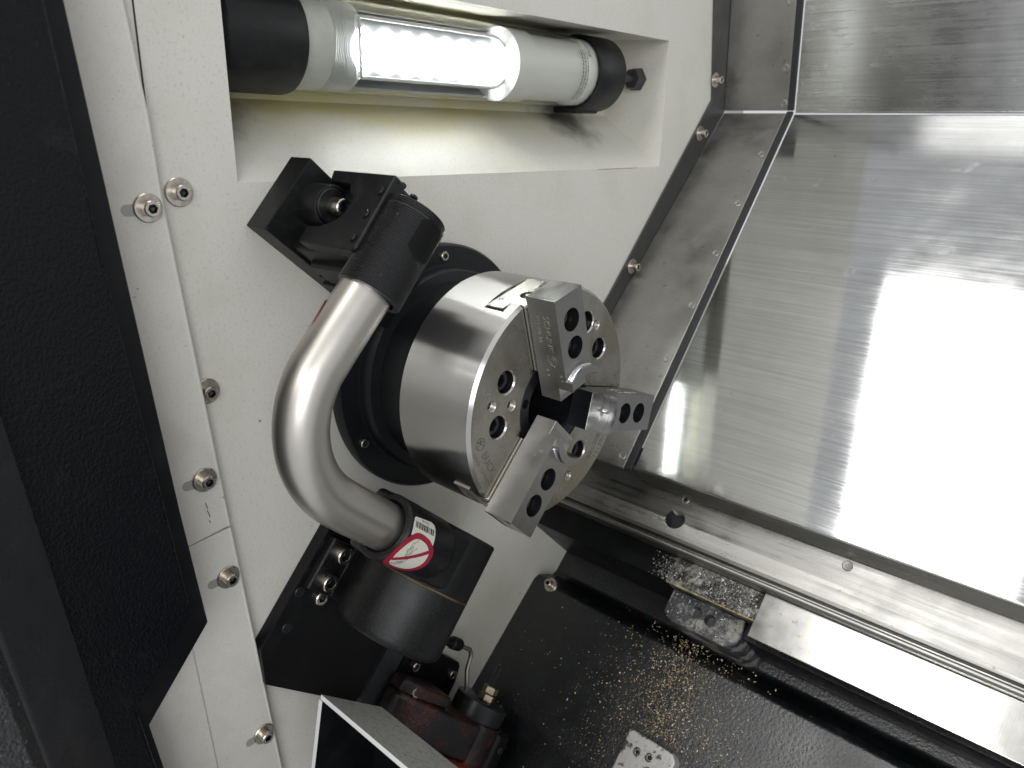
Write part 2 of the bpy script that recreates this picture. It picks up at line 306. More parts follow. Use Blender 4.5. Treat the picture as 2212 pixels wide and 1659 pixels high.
def boolean(o, cutters, op='DIFFERENCE'):
    """cut a mesh object by bmesh cutters (mm, world), then drop the helpers"""
    off = base_of(o.parent)
    for bm in cutters:
        bmesh.ops.recalc_face_normals(bm, faces=bm.faces)
        me = bpy.data.meshes.new('cut')
        for v in bm.verts: v.co = v.co * K - off
        bm.to_mesh(me); bm.free()
        if o.data.materials: me.materials.append(o.data.materials[0])
        c = bpy.data.objects.new('cut', me); COL.objects.link(c); c.parent = o.parent
        md = o.modifiers.new('b', 'BOOLEAN'); md.object = c; md.operation = op; md.solver = 'EXACT'
        bpy.context.view_layer.update()
        dg = bpy.context.evaluated_depsgraph_get()
        new = bpy.data.meshes.new_from_object(o.evaluated_get(dg))
        o.modifiers.clear(); old = o.data; nm = old.name; o.data = new; bpy.data.meshes.remove(old); new.name = nm
        bpy.data.objects.remove(c); bpy.data.meshes.remove(me)
    o.data.polygons.foreach_set('use_smooth', [True] * len(o.data.polygons)); o.data.set_sharp_from_angle(angle=radians(28))
    weigh(o)
    return o

_cache = {}
def local(name, key, build, material, parent, pos, ax, spin=0.0):
    """an object whose mesh (built once along +Z, mm) is shared; placed at pos (mm, world) with +Z along ax"""
    if key not in _cache:
        bm = NB(); build(bm); bmesh.ops.recalc_face_normals(bm, faces=bm.faces)
        for v in bm.verts: v.co *= K
        me = bpy.data.meshes.new(name); bm.to_mesh(me); bm.free(); me.materials.append(material)
        me.polygons.foreach_set('use_smooth', [True] * len(me.polygons)); me.set_sharp_from_angle(angle=radians(35))
        if key[0] == 's':          # socket recess coloured dark to stand for its shade
            me.materials.append(M_BORE_AND_SHADE); r_, h_, af_ = key[1], key[2], key[4]
            for p in me.polygons:
                c = p.center / K
                if c.z < h_ - 0.05 * r_ and sqrt(c.x ** 2 + c.y ** 2) < af_ * 0.585: p.material_index = 1
        _cache[key] = me
    o = bpy.data.objects.new(name, _cache[key]); COL.objects.link(o)
    M = (ax.normalized().to_track_quat('Z', 'Y').to_matrix().to_4x4()) @ Matrix.Rotation(spin, 4, 'Z')
    M.translation = pos * K
    if parent is not None:
        par = Matrix.Identity(4); q = parent; chain = []
        while q is not None: chain.append(q); q = q.parent
        for q in reversed(chain): par = par @ q.matrix_basis
        o.parent = parent; o.matrix_basis = par.inverted() @ M
    else: o.matrix_basis = M
    return o
def hexr(th, af):
    k = (th + pi / 6) % (pi / 3) - pi / 6
    return af / 2 / cos(k)
def build_socket(r, h, af, depth):
    def f(bm):
        seg = 24
        def ring(fn, z): return [bm.verts.new((fn(2 * pi * i / seg) * cos(2 * pi * i / seg), fn(2 * pi * i / seg) * sin(2 * pi * i / seg), z)) for i in range(seg)]
        c = min(0.12 * r, 0.8)
        R = [ring(lambda t: r, 0), ring(lambda t: r, h - c), ring(lambda t: r - c, h), ring(lambda t: hexr(t, af) + 0.04 * r, h), ring(lambda t: hexr(t, af), h - 0.06 * r), ring(lambda t: hexr(t, af), h - depth), ring(lambda t: hexr(t, af) * 0.25, h - depth - 0.25 * af)]
        for P, Q in zip(R, R[1:]):
            for i in range(seg): bm.faces.new((P[i], P[(i + 1) % seg], Q[(i + 1) % seg], Q[i]))
        bm.faces.new(R[-1])
    return f
def build_washer(r0, r1, h):
    def f(bm): lathe(bm, [(r0, 0), (r1, 0), (r1, h * 0.7), (r1 - 0.3 * h, h), (r0, h)], O, Z, 32, True)
    return f
def screw(parent, pos, ax, r, h, material=None, washer=None, name='screw', spin=0.3, af=None):
    material = material or M_SCREW
    af = af or r * 0.98
    base = pos
    if washer:
        base = pos + ax.normalized() * washer[1]
    s = local(name, ('s', r, h, material.name, af), build_socket(r, h, af, h * 0.62), material, parent, base, ax, spin)
    if washer:
        local('washer', ('w', r, washer), build_washer(r * 0.62, washer[0], washer[1]), material, s, pos, ax)
    return s
def text(name, body, size, o, e1, e2, material, parent, depth=0.12, align='LEFT', shear=0.0, bold=0.0):
    """lettering: reading direction e1, up e2, in mm"""
    cu = bpy.data.curves.new(name, 'FONT'); cu.body = body; cu.size = size * K; cu.extrude = depth * K; cu.align_x = align
    cu.shear = shear; cu.offset = bold * K; cu.resolution_u = 3
    t = bpy.data.objects.new(name, cu); COL.objects.link(t); bpy.context.view_layer.update()
    me = bpy.data.meshes.new_from_object(t.evaluated_get(bpy.context.evaluated_depsgraph_get()))
    bpy.data.objects.remove(t); bpy.data.curves.remove(cu)
    e1 = e1.normalized(); e3 = e1.cross(e2).normalized(); e2 = e3.cross(e1)
    M = Matrix((e1, e2, e3)).transposed().to_4x4(); M.translation = o * K - base_of(parent)
    me.transform(M); me.materials.clear()
    return link(name, me, material, parent, 0)
def strokes(bm, polys, o, e1, e2, e3, w, h):
    """thin raised pen strokes along 2-D polylines"""
    for P in polys:
        for (x0, y0), (x1, y1) in zip(P, P[1:]):
            d = Vector((x1 - x0, y1 - y0)); L = d.length
            if L < 1e-6: continue
            d /= L; n = Vector((-d.y, d.x)) * w / 2; d = d * w * 0.3
            box = [(x0 - d.x + n.x, y0 - d.y + n.y), (x0 - d.x - n.x, y0 - d.y - n.y), (x1 + d.x - n.x, y1 + d.y - n.y), (x1 + d.x + n.x, y1 + d.y + n.y)]
            prism(bm, box, o, e1, e2, e3, 0, h)
    return bm

# ================================================================== HEADSTOCK WALL (white, with the lamp recess)
XW = -155.0
def wall():
    bm = NB()
    y0, y1, z0, z1 = -420, 620, -620, 899
    hy0, hy1, hz0, hz1 = -193, 397, 185, 334.5
    ys = [y0, hy0, hy1, y1]; zs = [z0, hz0, hz1, z1]
    P = {}
    def v(x, y, z):
        k = (x, y, z)
        if k not in P: P[k] = bm.verts.new(Vector(k))
        return P[k]
    for i in range(3):
        for j in range(3):
            if i == 1 and j == 1: continue
            bm.faces.new((v(XW, ys[i], zs[j]), v(XW, ys[i + 1], zs[j]), v(XW, ys[i + 1], zs[j + 1]), v(XW, ys[i], zs[j + 1])))
    XB, zb, zt, yr = -243, 247, 339, 392      # back of the recess
    F = [(hy0, hz0), (hy1, hz0), (hy1, hz1), (hy0, hz1)]; Bk = [(hy0, zb), (yr, zb), (yr, zt), (hy0, zt)]
    for i in range(4):
        j = (i + 1) % 4
        bm.faces.new((v(XW, *F[i]), v(XW, *F[j]), v(XB, *Bk[j]), v(XB, *Bk[i])))
    bm.faces.new([v(XB, *p) for p in Bk])
    # soften the folded rim of the recess
    ed = [e for e in bm.edges if len(e.link_faces) == 2 and e.calc_face_angle(0) > radians(20)]
    bmesh.ops.bevel(bm, geom=ed, offset=2.0, segments=3, profile=0.5, affect='EDGES')
    return obj('headstock_wall', bm, M_WALL)
WALL = tag(wall(), 'white painted headstock wall with a long recess for the lamp', 'wall', kind='structure')
del WALL['category']
for y, z in ((-238.5, 180.3), (-235.2, 31.1)):
    screw(WALL, Vector((XW, y, z)), X, 5.6, 7, washer=(10.2, 2.0), name='bolt', spin=random.random())
bm = NB()
strokes(bm, [[(-268, 316), (-262, 314.5), (-254, 311), (-247, 308.0), (-243, 306)], [(-264, 315.5), (-255, 310.4)], [(-256, 311.5), (-247, 307.4), (-242.5, 305.6)], [(-266, 314), (-262, 316.2), (-258, 312)]], Vector((XW, 0, 0)), Y, Z, X, 1.1, 0.1)
obj('scuff_mark', bm, M_MARK, WALL, smooth=0)
bm = NB()   # open joint that runs up beside the strip
strokes(bm, [[(-253.4, 226), (-253.0, 300), (-252.8, 420)]], Vector((XW, 0, 0)), Y, Z, X, 1.3, 0.15)
obj('panel_joint', bm, M_INK, WALL, smooth=0)
bm = NB()   # hairline at the recess sill
strokes(bm, [[(262, 184.2), (345, 184.6)]], Vector((XW, 0, 0)), Y, Z, X, 0.5, 0.12)
obj('sill_scratch', bm, M_MARK, WALL, smooth=0)

# ================================================================== WHITE FRAME STRIP with its screws (front edge of the opening)
strip = thing('frame_strip', (-150, -250, 0), 'narrow white sheet strip screwed along the wall beside the black door', 'trim strip')
def strip_piece(edge, back, name):
    bm = NB()
    prism(bm, edge + back, Vector((0, 0, 0)), Y, Z, X, -150.5, -146)
    p = obj(name, bm, M_STRIP, strip, bevel=0.7)
    bm = NB()      # rolled bead on the free edge
    tube(bm, [Vector((-147.2, y_ - 0.5, z_)) for y_, z_ in edge], 1.7, 10)
    obj('edge_bead', bm, M_STRIP, p)
    return p
strip_piece([(-283, 520), (-263.5, 300), (-256.8, 230), (-255, 180.7), (-233.2, -83)], [(-303, -92.5), (-330, 520)], 'upper_panel')
strip_piece([(-233.0, -84.8), (-187, -620)], [(-330, -620), (-330, -94.3)], 'lower_panel')
for (y, z) in ((-264.9, 171.7), (-249.4, -36.1), (-239.9, -128.3), (-224.1, -302.1)):
    s = screw(strip, Vector((-146, y, z)), X, 5.6, 7, washer=(9.8, 2.0), name='screw', spin=random.random())
    bm = NB()     # end of the adjusting slot that shows beside the washer
    prism(bm, [(-13.5 + 4 * cos(t * pi / 8 + pi / 2), 4 * sin(t * pi / 8 + pi / 2)) for t in range(9)] + [(-6, -4), (-6, 4)], Vector((-146, y, z - 1)), Y, Z, X, -0.2, 0.12)
    obj('slot', bm, M_SLOT, strip, smooth=0)
bm = NB()
strokes(bm, [[(-250.6, -56), (-250.2, -59), (-249.4, -61.5)], [(-250, -63), (-249.0, -66), (-248.4, -69)], [(-249.4, -72), (-248.6, -74)]], Vector((-146, 0, 0)), Y, Z, X, 0.7, 0.1)
obj('pencil_stroke', bm, M_MARK, strip, smooth=0)
bm = NB()     # second sheet laid over the lower strip, next to the door notch
prism(bm, [(-277.5, -170), (-276.8, -182), (-268, -340), (-262, -460), (-420, -460), (-420, -170)], O, Y, Z, X, -146, -143.5)
obj('cover_sheet', bm, M_STRIP, strip, bevel=0.5)

# ================================================================== BLACK DOOR with step and textured panels
door = thing('machine_door', (-100, -330, 0), 'black textured sliding door with a notched edge at the left', 'door')
D = Vector((-0.0581, 0.0959, -0.9937))
bm = NB()
prism(bm, [(-336, 520), (-313, 288), (-302.9, 148.9), (-289.1, -31.5), (-279.9, -127.9), (-331.7, -189.2), (-326.6, -232.8), (-302, -470), (-640, -470), (-640, 520)], O, Y, Z, X, -134, -100)
obj('edge_trim', bm, M_BLACK, door, bevel=1.2)
bm = NB()
prism(bm, [(-349, 520), (-326.5, 285), (-318.4, 152), (-303, -21.5), (-295.5, -106), (-341.5, -162), (-335, -220), (-312, -460), (-640, -460), (-640, 520)], O, Y, Z, X, -99.5, -88)
obj('textured_panel', bm, M_BLACKTEX, door, bevel=2.2, seg=3)
def door_bar(name, pts, material, bev):
    bm = NB(); t0, t1 = -700, 330
    lo = [bm.verts.new(Vector((x, y, -170)) + D * ((-170 - zz) / 0.9937)) for zz in (480,) for x, y in pts]
    hi = [bm.verts.new(Vector((x, y, -170)) + D * ((-170 - zz) / 0.9937)) for zz in (-520,) for x, y in pts]
    bm.faces.new(lo); bm.faces.new(hi[::-1])
    for i in range(len(pts)): bm.faces.new((lo[i], hi[i], hi[(i + 1) % len(pts)], lo[(i + 1) % len(pts)]))
    return obj(name, bm, material, door, bevel=bev)
door_bar('step_band', [(-87.5, -362.6), (-50, -401), (-50, -700), (-87.5, -700)], M_BAND, 1.5)
door_bar('outer_panel', [(-49.5, -403), (-44, -409), (-44, -700), (-49.5, -700)], mat('worn_texture_paint', (0.022, 0.023, 0.024), 0.25, 0, [(400, 0.62, 0.72, (0.2, 0.2, 0.2), 0.6, ISO)], (), (('n', 520, 1.0, (1, 1, 0.8)),), spec=0.7), 1.0)
bm = NB(); box3(bm, Vector((-44, -404, -160)), X, Y, Z, (0, 5), (-14, -2), (-26, -2))
obj('latch_plate', bm, M_STRIP, door, bevel=0.8)

# ================================================================== WORK LIGHT in the recess
LX, LZ = -200.0, 291.0
lamp = thing('work_light', (LX, 60, LZ), 'lit tubular LED work light with black end caps set in the white recess', 'lamp')
lc = lambda y: Vector((LX, y, LZ))
bm = NB(); lathe(bm, [(38.0, -150), (38.0, 300), (36.6, 300), (36.6, -150)], lc(0), Y, 64, True)
obj('clear_tube', bm, M_GLASS, lamp)
bm = NB(); lathe(bm, [(0, -189), (36, -189), (41, -185), (41.5, -124), (40.5, -120), (38.3, -119), (38.3, -128), (0, -128)], lc(0), Y, 64)
obj('end_cap', bm, M_PLASTIC, lamp, bevel=0)
bm = NB(); lathe(bm, [(0, 275), (38.3, 275), (38.3, 262), (40.5, 262), (41.5, 265), (41.5, 313), (38, 319), (30, 322), (0, 322)], lc(0), Y, 64)
obj('end_cap', bm, M_PLASTIC, lamp, bevel=0)
bm = NB(); box3(bm, Vector((LX, 285, LZ)), Y, X, Z, (-20, 26), (-30, 6), (-44, -36))
obj('mounting_foot', bm, M_PLASTIC, lamp, bevel=3)
bm = NB(); lathe(bm, [(0, 0), (36, 0), (36, 30), (33, 33), (33, 118), (36, 120), (36, 145), (0, 145)], lc(130), Y, 48)
hs = obj('driver_housing', bm, M_LAMPWHITE, lamp)
bm = NB(); lathe(bm, [(35.6, 0), (36.2, 0), (36.2, 26), (35.6, 26)], lc(-119), Y, 48, True)
obj('frosted_band', bm, M_LAMPGREY, lamp)
bm = NB()   # half-round reflector tray behind the LEDs
for k in range(2):
    r = 34 - k
    pass
pts = [(34 * cos(radians(t)), 34 * sin(radians(t))) for t in range(105, 256, 10)] + [(32.5 * cos(radians(t)), 32.5 * sin(radians(t))) for t in range(255, 104, -10)]
prism(bm, pts, lc(-60), X, Z, Y, 0, 189)
obj('reflector', bm, M_REFLECTOR, lamp)
bm = NB(); box3(bm, lc(40), Y, X, Z, (-92, 89), (-10, -6), (-23, 23))
obj('led_board', bm, M_REFLECTOR, lamp, bevel=0.4)
for i in range(7):
    bm = NB(); lathe(bm, [(0, 2.5), (11, 2.5), (12.1, 1.2), (12.4, 0)], lc(-34 + i * 25) - X * 6, X, 24)
    for v in bm.verts: v.co.z = LZ + (v.co.z - LZ) * 1.5
    obj('led', bm, M_LED, lamp, bevel=1.0)
bm = NB(); box3(bm, lc(40), Y, X, Z, (-92, 88), (7, 9.5), (-25, 25))
obj('diffuser', bm, M_LENS, lamp, bevel=0.3)
bm = NB()   # frame of the lens: thin rim with rounded end
tube(bm, arc(lc(112), Y, Z, 24, -90, 90, 14) + [lc(-52) + Z * 24, lc(-52) - Z * 24, lc(112) - Z * 24], 1.6, 8)
for v in bm.verts: v.co.x += 14
obj('lens_rim', bm, M_LAMPGREY, lamp)
for k in range(18):
    bm = NB(); lathe(bm, [(35.0, 0), (35.6, 0.6), (35.0, 1.2)], lc(-92 + k * 1.7), Y, 40)
    if k == 0: keep = bm
    else:
        me_ = bpy.data.meshes.new('tmp'); bm.to_mesh(me_); keep.from_mesh(me_); bm.free(); bpy.data.meshes.remove(me_)
tag(obj('lens_ribs', keep, M_LAMPGREY, lamp), kind='stuff')
# printed rating text around the tube near the right cap
def wrapped(txt, size, yy, phi, parent):
    t = text('rating_print', txt, size, Vector((0, 0, 0)), X, Y, M_INK, None, depth=0.01)
    me = t.data
    for v in me.vertices:
        ph = phi - v.co.x / (36.3 * K)
        v.co = Vector((LX * K + 36.3 * K * cos(ph), (yy * K + v.co.y), LZ * K + 36.3 * K * sin(ph))) - base_of(parent)
    t.parent = parent
wrapped('CE', 6.5, 249, radians(35), hs)
bm = NB()
for k, yy in enumerate((244.5, 240, 235.5)):
    ph = 0.6
    while ph > -0.95:
        L = random.uniform(0.03, 0.11)
        P4 = [lc(yy + dy) + (X * cos(a_) + Z * sin(a_)) * 36.25 for a_, dy in ((ph, 0), (ph, 1.7), (ph - L, 1.7), (ph - L, 0))]
        bm.faces.new([bm.verts.new(p) for p in P4]); ph -= L + 0.03
tag(obj('rating_lines', bm, M_GREYINK, hs, smooth=0), kind='stuff')
bm = NB(); cyl(bm, Vector((-196, 322, LZ)), Vector((-196, 391, LZ)), 4.6, 16)
obj('stud', bm, M_DARKSCREW, lamp)
bm = NB(); lathe(bm, [(0, 0), (15, 0), (15, 2), (14, 2), (13, 12), (11.5, 13), (5, 13)], Vector((-196, 393, LZ)), -Y, 6)
obj('hex_nut', bm, M_DARKSCREW, lamp, bevel=0.6)

# ================================================================== SPINDLE NOSE FLANGE
fl = thing('spindle_flange', (-155, 0, 0), 'round black spindle nose flange on the white wall behind the chuck', 'flange')
bm = NB(); lathe(bm, [(0, 2), (123, 2), (123, 11), (121, 14), (104, 14), (104, 14.5), (99, 15)], Vector((-157, 0, 0)), X, 128)
ring = obj('flange_ring', bm, M_FLANGE, fl)
bm = NB(); lathe(bm, [(101, 12), (101, 24), (99, 27), (90, 29), (90, 62), (97, 64), (99, 67), (99, 72), (60, 72), (60, 20)], Vector((-157, 0, 0)), X, 128)
obj('spindle_nose', bm, M_FLANGE, fl)
for y, z in ((3.6, 111.5), (-98.9, -50.5), (98, -50)):
    screw(ring, Vector((-143.4, y, z)), X, 4.6, 3.0, M_SCREW, name='screw', spin=random.random())

# ================================================================== CHUCK
chuck = thing('lathe_chuck', (0, 0, 0), 'round steel three-jaw lathe chuck with top jaws in the middle of the machine', 'chuck')
JA = [(105.5, 0.3), (226.3, -1.6), (-14.5, -0.4)]
def jf(i):
    an = radians(JA[i][0]); u = Vector((0, cos(an), sin(an))); t = Vector((0, -sin(an), cos(an))); return u, t, t * -JA[i][1] * -1
bm = NB(); lathe(bm, [(45, -40), (45, 0), (102.3, 0), (105, -2.8), (105, -82.5), (103.5, -84), (45, -84)], O, X, 160, True)
body = obj('chuck_body', bm, M_CHUCK, chuck)
cuts = []
T = [(-17.9, 3), (-17.9, -11.6), (-28.7, -11.6), (-28.7, -32.4), (28.7, -32.4), (28.7, -11.6), (17.9, -11.6), (17.9, 3)]
for i in range(3):
    u, t, off = jf(i)
    bm = NB(); prism(bm, T, off, t, X, u, 30, 130); cuts.append(bm)
HOLES = [(151, 71), (181.5, 71), (31, 74), (57, 79), (-55, 70), (-89, 71)]
for an, r in HOLES:
    c = Vector((0, r * cos(radians(an)), r * sin(radians(an))))
    bm = NB(); lathe(bm, [(0, -26), (9.6, -26), (9.6, -1.3), (11.4, 1), (0, 1)], c, X, 40); cuts.append(bm)
TAPS = [(167, 81), (166.8, 57), (47, 84), (-72, 82), (47, 60), (-72, 58)]
for an, r in TAPS:
    c = Vector((0, r * cos(radians(an)), r * sin(radians(an))))
    bm = NB(); prof = [(0, -16)]
    for k in range(9): prof += [(4.0, -16 + 1.6 * k), (4.9, -15.2 + 1.6 * k)]
    prof += [(4.3, -1.4), (5.6, 1), (0, 1)]
    lathe(bm, prof, c, X, 24); cuts.append(bm)
boolean(body, cuts)
# the flat front face takes an oily look
body.data.materials.clear(); body.data.materials.append(M_CHUCK); body.data.materials.append(M_FACE); body.data.materials.append(M_BORE_AND_SHADE)
for p in body.data.polygons:
    c = p.center; r = sqrt(c.y ** 2 + c.z ** 2)
    p.material_index = 1 if (p.normal.x > 0.9 and c.x > -0.0015) else 0
    for hs_, rad, dep in ((HOLES, 9.75, -1.4), (TAPS, 4.95, -5.5)):
        for an, rr in hs_:
            dd = sqrt((c.y / K - rr * cos(radians(an))) ** 2 + (c.z / K - rr * sin(radians(an))) ** 2)
            if dd < rad and c.x / K < dep: p.material_index = 2  # shade inside the holes, put into the wall colour
            elif dd < rad + 1.2 and c.x / K < -1.3 and rad < 5: p.material_index = 1
for an, r in HOLES:
    c = Vector((-18, r * cos(radians(an)), r * sin(radians(an))))
    screw(body, c, X, 8.7, 11.5, M_DARKSCREW, name='socket_screw', spin=an, af=9.5)
# black centre ring in the bore
bm = NB(); lathe(bm, [(44.6, -30), (44.6, -1.2), (43.6, -0.4), (33.0, -0.8), (31.0, -3), (31.0, -70), (44.6, -70)], O, X, 96, True)
bore = obj('bore_ring', bm, M_BORE_AND_SHADE, chuck)
bcut = []
for an in (166, 286, 46):
    c = Vector((0, 38.2 * cos(radians(an)), 38.2 * sin(radians(an))))
    bm = NB(); lathe(bm, [(0, -9), (4.2, -9), (4.2, 1), (0, 1)], c, X, 24); bcut.append(bm)
boolean(bore, bcut)
for an in (166, 286, 46):
    c = Vector((-8.6, 38.2 * cos(radians(an)), 38.2 * sin(radians(an))))
    screw(bore, c, X, 3.1, 3.4, M_DARKSCREW, name='socket_screw', spin=an)
bm = NB(); lathe(bm, [(0, -68), (31, -68)], O, X, 48)
obj('bore_floor', bm, M_BORE_AND_SHADE, chuck)

def jaw_lip(bm, u, t, off):
    c = u * 19 + off
    ro, ri, hw = 27.0, 19.0, 17.0
    seg = 14
    def pts(r):
        a0 = math.asin(min(1, hw / r)); return [c + u * (r * cos(-a0 + 2 * a0 * k / seg)) + t * (r * sin(-a0 + 2 * a0 * k / seg)) for k in range(seg + 1)]
    return pts(ro), pts(ri)
for i in range(3):
    u, t, off = jf(i)
    # master jaw in its T slot
    T2 = [(-17.1, 2.2), (-17.1, -12.8), (-27.2, -12.8), (-27.2, -31.0), (27.2, -31.0), (27.2, -12.8), (17.1, -12.8), (17.1, 2.2)]
    bm = NB(); prism(bm, T2, off, t, X, u, 43.5, 103.2)
    mj = obj('master_jaw', bm, M_MASTER, chuck, bevel=0.5)
    boolean(mj, [prism(NB(), [(-6.5, 3), (-6.5, -10)] + [(6.5 * cos(pi + k * pi / 8), -10 + 6.5 * sin(pi + k * pi / 8)) for k in range(1, 8)] + [(6.5, -10), (6.5, 3)], off, t, X, u, 90, 120)])
    bm = NB(); cyl(bm, off + u * 95 + X * -8 + t * 0, off + u * 104 + X * -8, 2.6, 16)
    obj('locating_pin', bm, M_SCREW, mj, bevel=0.4)
    # serrations between master jaw and top jaw
    for side in (-1, 1):
        bm = NB(); n = 38; w = 59.0 / n
        for k in range(n):
            r0 = 43.6 + k * w
            prism(bm, [(r0 + 0.1, 2.2), (r0 + w - 0.1, 2.2), (r0 + w * 0.62, 4.3), (r0 + w * 0.38, 4.3)], off + t * (side * 8.55), u, X, t, -8.5, 8.5)
        tag(obj('serration', bm, M_MASTER, mj, smooth=0), kind='stuff')
    # top jaw: block with a low nose and a raised curved grip
    bm = NB()
    seg = 22; hw = 17.0
    def row(r0, r, x0, x1):
        a0 = math.asin(hw / r); return [(r0 + r * cos(-a0 + 2 * a0 * k / seg), r * sin(-a0 + 2 * a0 * k / seg)) for k in range(seg + 1)]
    base = [(19.6, -17), (112, -17), (112, 17), (19.6, 17)]
    prism(bm, base, off, u, t, X, 4.2, 25)
    jaw = obj('top_jaw', bm, M_JAW, chuck, bevel=0.35)
    inner = [(16.9 + 23 * cos(math.asin(y / 23)), y) for y in [(-17 + 34 * k / seg) for k in range(seg + 1)]]
    outer = [(19.5 + 27 * cos(math.asin(y / 27)), y) for y in [(17 - 34 * k / seg) for k in range(seg + 1)]]
    up_ = prism(NB(), inner + [(112, 17), (112, -17)], off, u, t, X, 24, 33.6)
    boolean(jaw, [up_], 'UNION')
    lip = prism(NB(), inner + outer, off, u, t, X, 33, 40)
    boolean(jaw, [lip], 'UNION')
    cs = []
    for r in (64.5, 89.2):
        bm = NB(); lathe(bm, [(0, 11), (9.6, 11), (9.6, 50), (0, 50)], off + u * r, X, 40); cs.append(bm)
    boolean(jaw, cs)
    jaw.data.materials.clear(); jaw.data.materials.append(M_JAW); jaw.data.materials.append(M_JAWBRIGHT); jaw.data.materials.append(M_BORE_AND_SHADE)
    for p in jaw.data.polygons:
        cc = p.center / K - off
        dr = min((cc - X * cc.x - u * r_).length for r_ in (64.5, 89.2))
        if (dr < 9.75 and cc.x < 33.2 and abs(cc.dot(t)) < 9.8 and cc.x > 10.5 and p.normal.dot(t) ** 2 < 0.9999 or (dr < 9 and cc.x < 12 and p.normal.x > 0.9)) and abs(cc.dot(t)) < 9.75: p.material_index = 2; continue  # counterbores painted dark for the shade in them
        if p.normal.dot(u) < -0.95 and cc.x < 24.5: p.material_index = 2; continue  # inner end gets the same dark colour
        if p.normal.dot(u) > 0.95 and cc.dot(u) > 110: p.material_index = 1
        elif cc.x > 33.8 and abs(p.normal.x) < 0.5 and abs(p.normal.dot(u)) > 0.3: p.material_index = 1
        elif p.normal.dot(u) < -0.5 and 24 < cc.x: p.material_index = 1
    jaw.modifiers.clear()
    jaw.data.polygons.foreach_set('use_smooth', [False] * len(jaw.data.polygons))
    for r in (64.5, 89.2):
        screw(jaw, off + u * r + X * 11.2, X, 8.6, 12, M_JAWSCREW, name='socket_screw', spin=r, af=9)
# stampings and etchings
u, t, off = jf(0)
top = t * 17.05 + off
J1 = [o for o in chuck.children if o.name.startswith('top_jaw')]
text('stamping', 'SCHUNK', 8.2, top + u * 98 + X * 19.5, -u, X, M_STAMP, J1[0], depth=0.12, bold=-0.18)
text('stamping', 'KM-V/B 88', 5.4, top + u * 97 + X * 11.3, -u, X, M_STAMP, J1[0], depth=0.12, bold=-0.22)
bm = NB()
logo = [[(57.5 + 4.4 * cos(k * pi / 10), 22 + 4.4 * sin(k * pi / 10)) for k in range(0, 19)], [(57.5 + 2 * cos(k * pi / 6), 22 + 2 * sin(k * pi / 6)) for k in range(13)], [(62, 18), (55, 18.5), (52, 24)]]
strokes(bm, logo, top, u, X, t, 0.5, 0.12)
obj('stamping', bm, M_STAMP, J1[0], smooth=0)
def jaw_marks(i, jw):
    u, t, off = jf(i); top = t * 17.05 + off
    text('stamping', 'B', 4.6, top + u * 46 + X * 27.5, -u, X, M_STAMP, jw, depth=0.12, bold=-0.1)
    text('stamping', 'c', 4.6, top + u * 41.5 + X * 28.5, -u, X, M_STAMP, jw, depth=0.12)
jaw_marks(0, J1[0]); 
for rr_, xx_ in ((47.5, 15.5), (42.5, 15.7)):
    local('punch_dot', ('dot',), lambda b_: lathe(b_, [(0, .25), (.8, .2), (1.1, 0)], O, Z, 12), M_STAMP, J1[0], top + u * rr_ + X * xx_, t)
u, t, off = jf(1)
text('stamping', 'B', 5.4, -t * -0 + off + t * -17.05 + u * 47 + X * 24, u, X, M_STAMP, J1[1], depth=0.12, bold=-0.1)
text('stamping', 'c', 5.0, off + t * -17.05 + u * 52 + X * 21, u, X, M_STAMP, J1[1], depth=0.12)
u, t, off = jf(2)
text('stamping', 'SCHUNK', 8.2, t * 17.05 + off + u * 62 + X * 19, u, X, M_STAMP, J1[2], depth=0.15, bold=-0.1)
text('stamping', 'KM-V/B 88', 5.0, t * 17.05 + off + u * 60 + X * 11, u, X, M_STAMP, J1[2], depth=0.15, bold=-0.1)
def on_face(body_txt, size, an, r, rot, material=M_GREYINK, bold=0.0):
    c = Vector((0.03, r * cos(radians(an)), r * sin(radians(an))))
    e1 = Vector((0, cos(radians(rot)), sin(radians(rot)))); e2 = X.cross(e1)
    return text('etching', body_txt, size, c, e1, e2, material, body, depth=0.03, align='CENTER', bold=bold)
on_face('BUCK', 9.6, 200.5, 90.5, -62)
on_face('CHUCK COMPANY', 4.2, 200, 97.5, -62)
on_face('BBC208', 8.2, -43, 90, 53)
on_face('12137', 8.2, -42, 99.5, 53)
on_face('2', 8, 124.5, 92, 30)
on_face('3', 11, 3, 92, -60); on_face(')', 12, -2.5, 91.5, 80); on_face('AF', 5, -3.5, 100, 90)
bm = NB()
c0 = Vector((0.03, 92 * cos(radians(186.5)), 92 * sin(radians(186.5))))
def ringpts(r, n=20): return [(r * cos(k * 2 * pi / n), r * sin(k * 2 * pi / n)) for k in range(n + 1)]
strokes(bm, [ringpts(5.0), [(0, 0), (0, 5)], [(0, 0), (4.2, -2.6)], [(0, 0), (-4.2, -2.6)], [(-3, 1.2), (0, 2.8), (3, 1.2)], [(-4, 3), (0, 0.4), (4, 3)]], c0, Y, Z, X, 0.55, 0.05)
obj('maker_emblem', bm, M_GREYINK, body, smooth=0)
u, t, off = jf(0)
text('etching', '2', 7, off + u * 103.25 + t * 12 + X * -24, t, -X, M_GREYINK, body, depth=0.05)

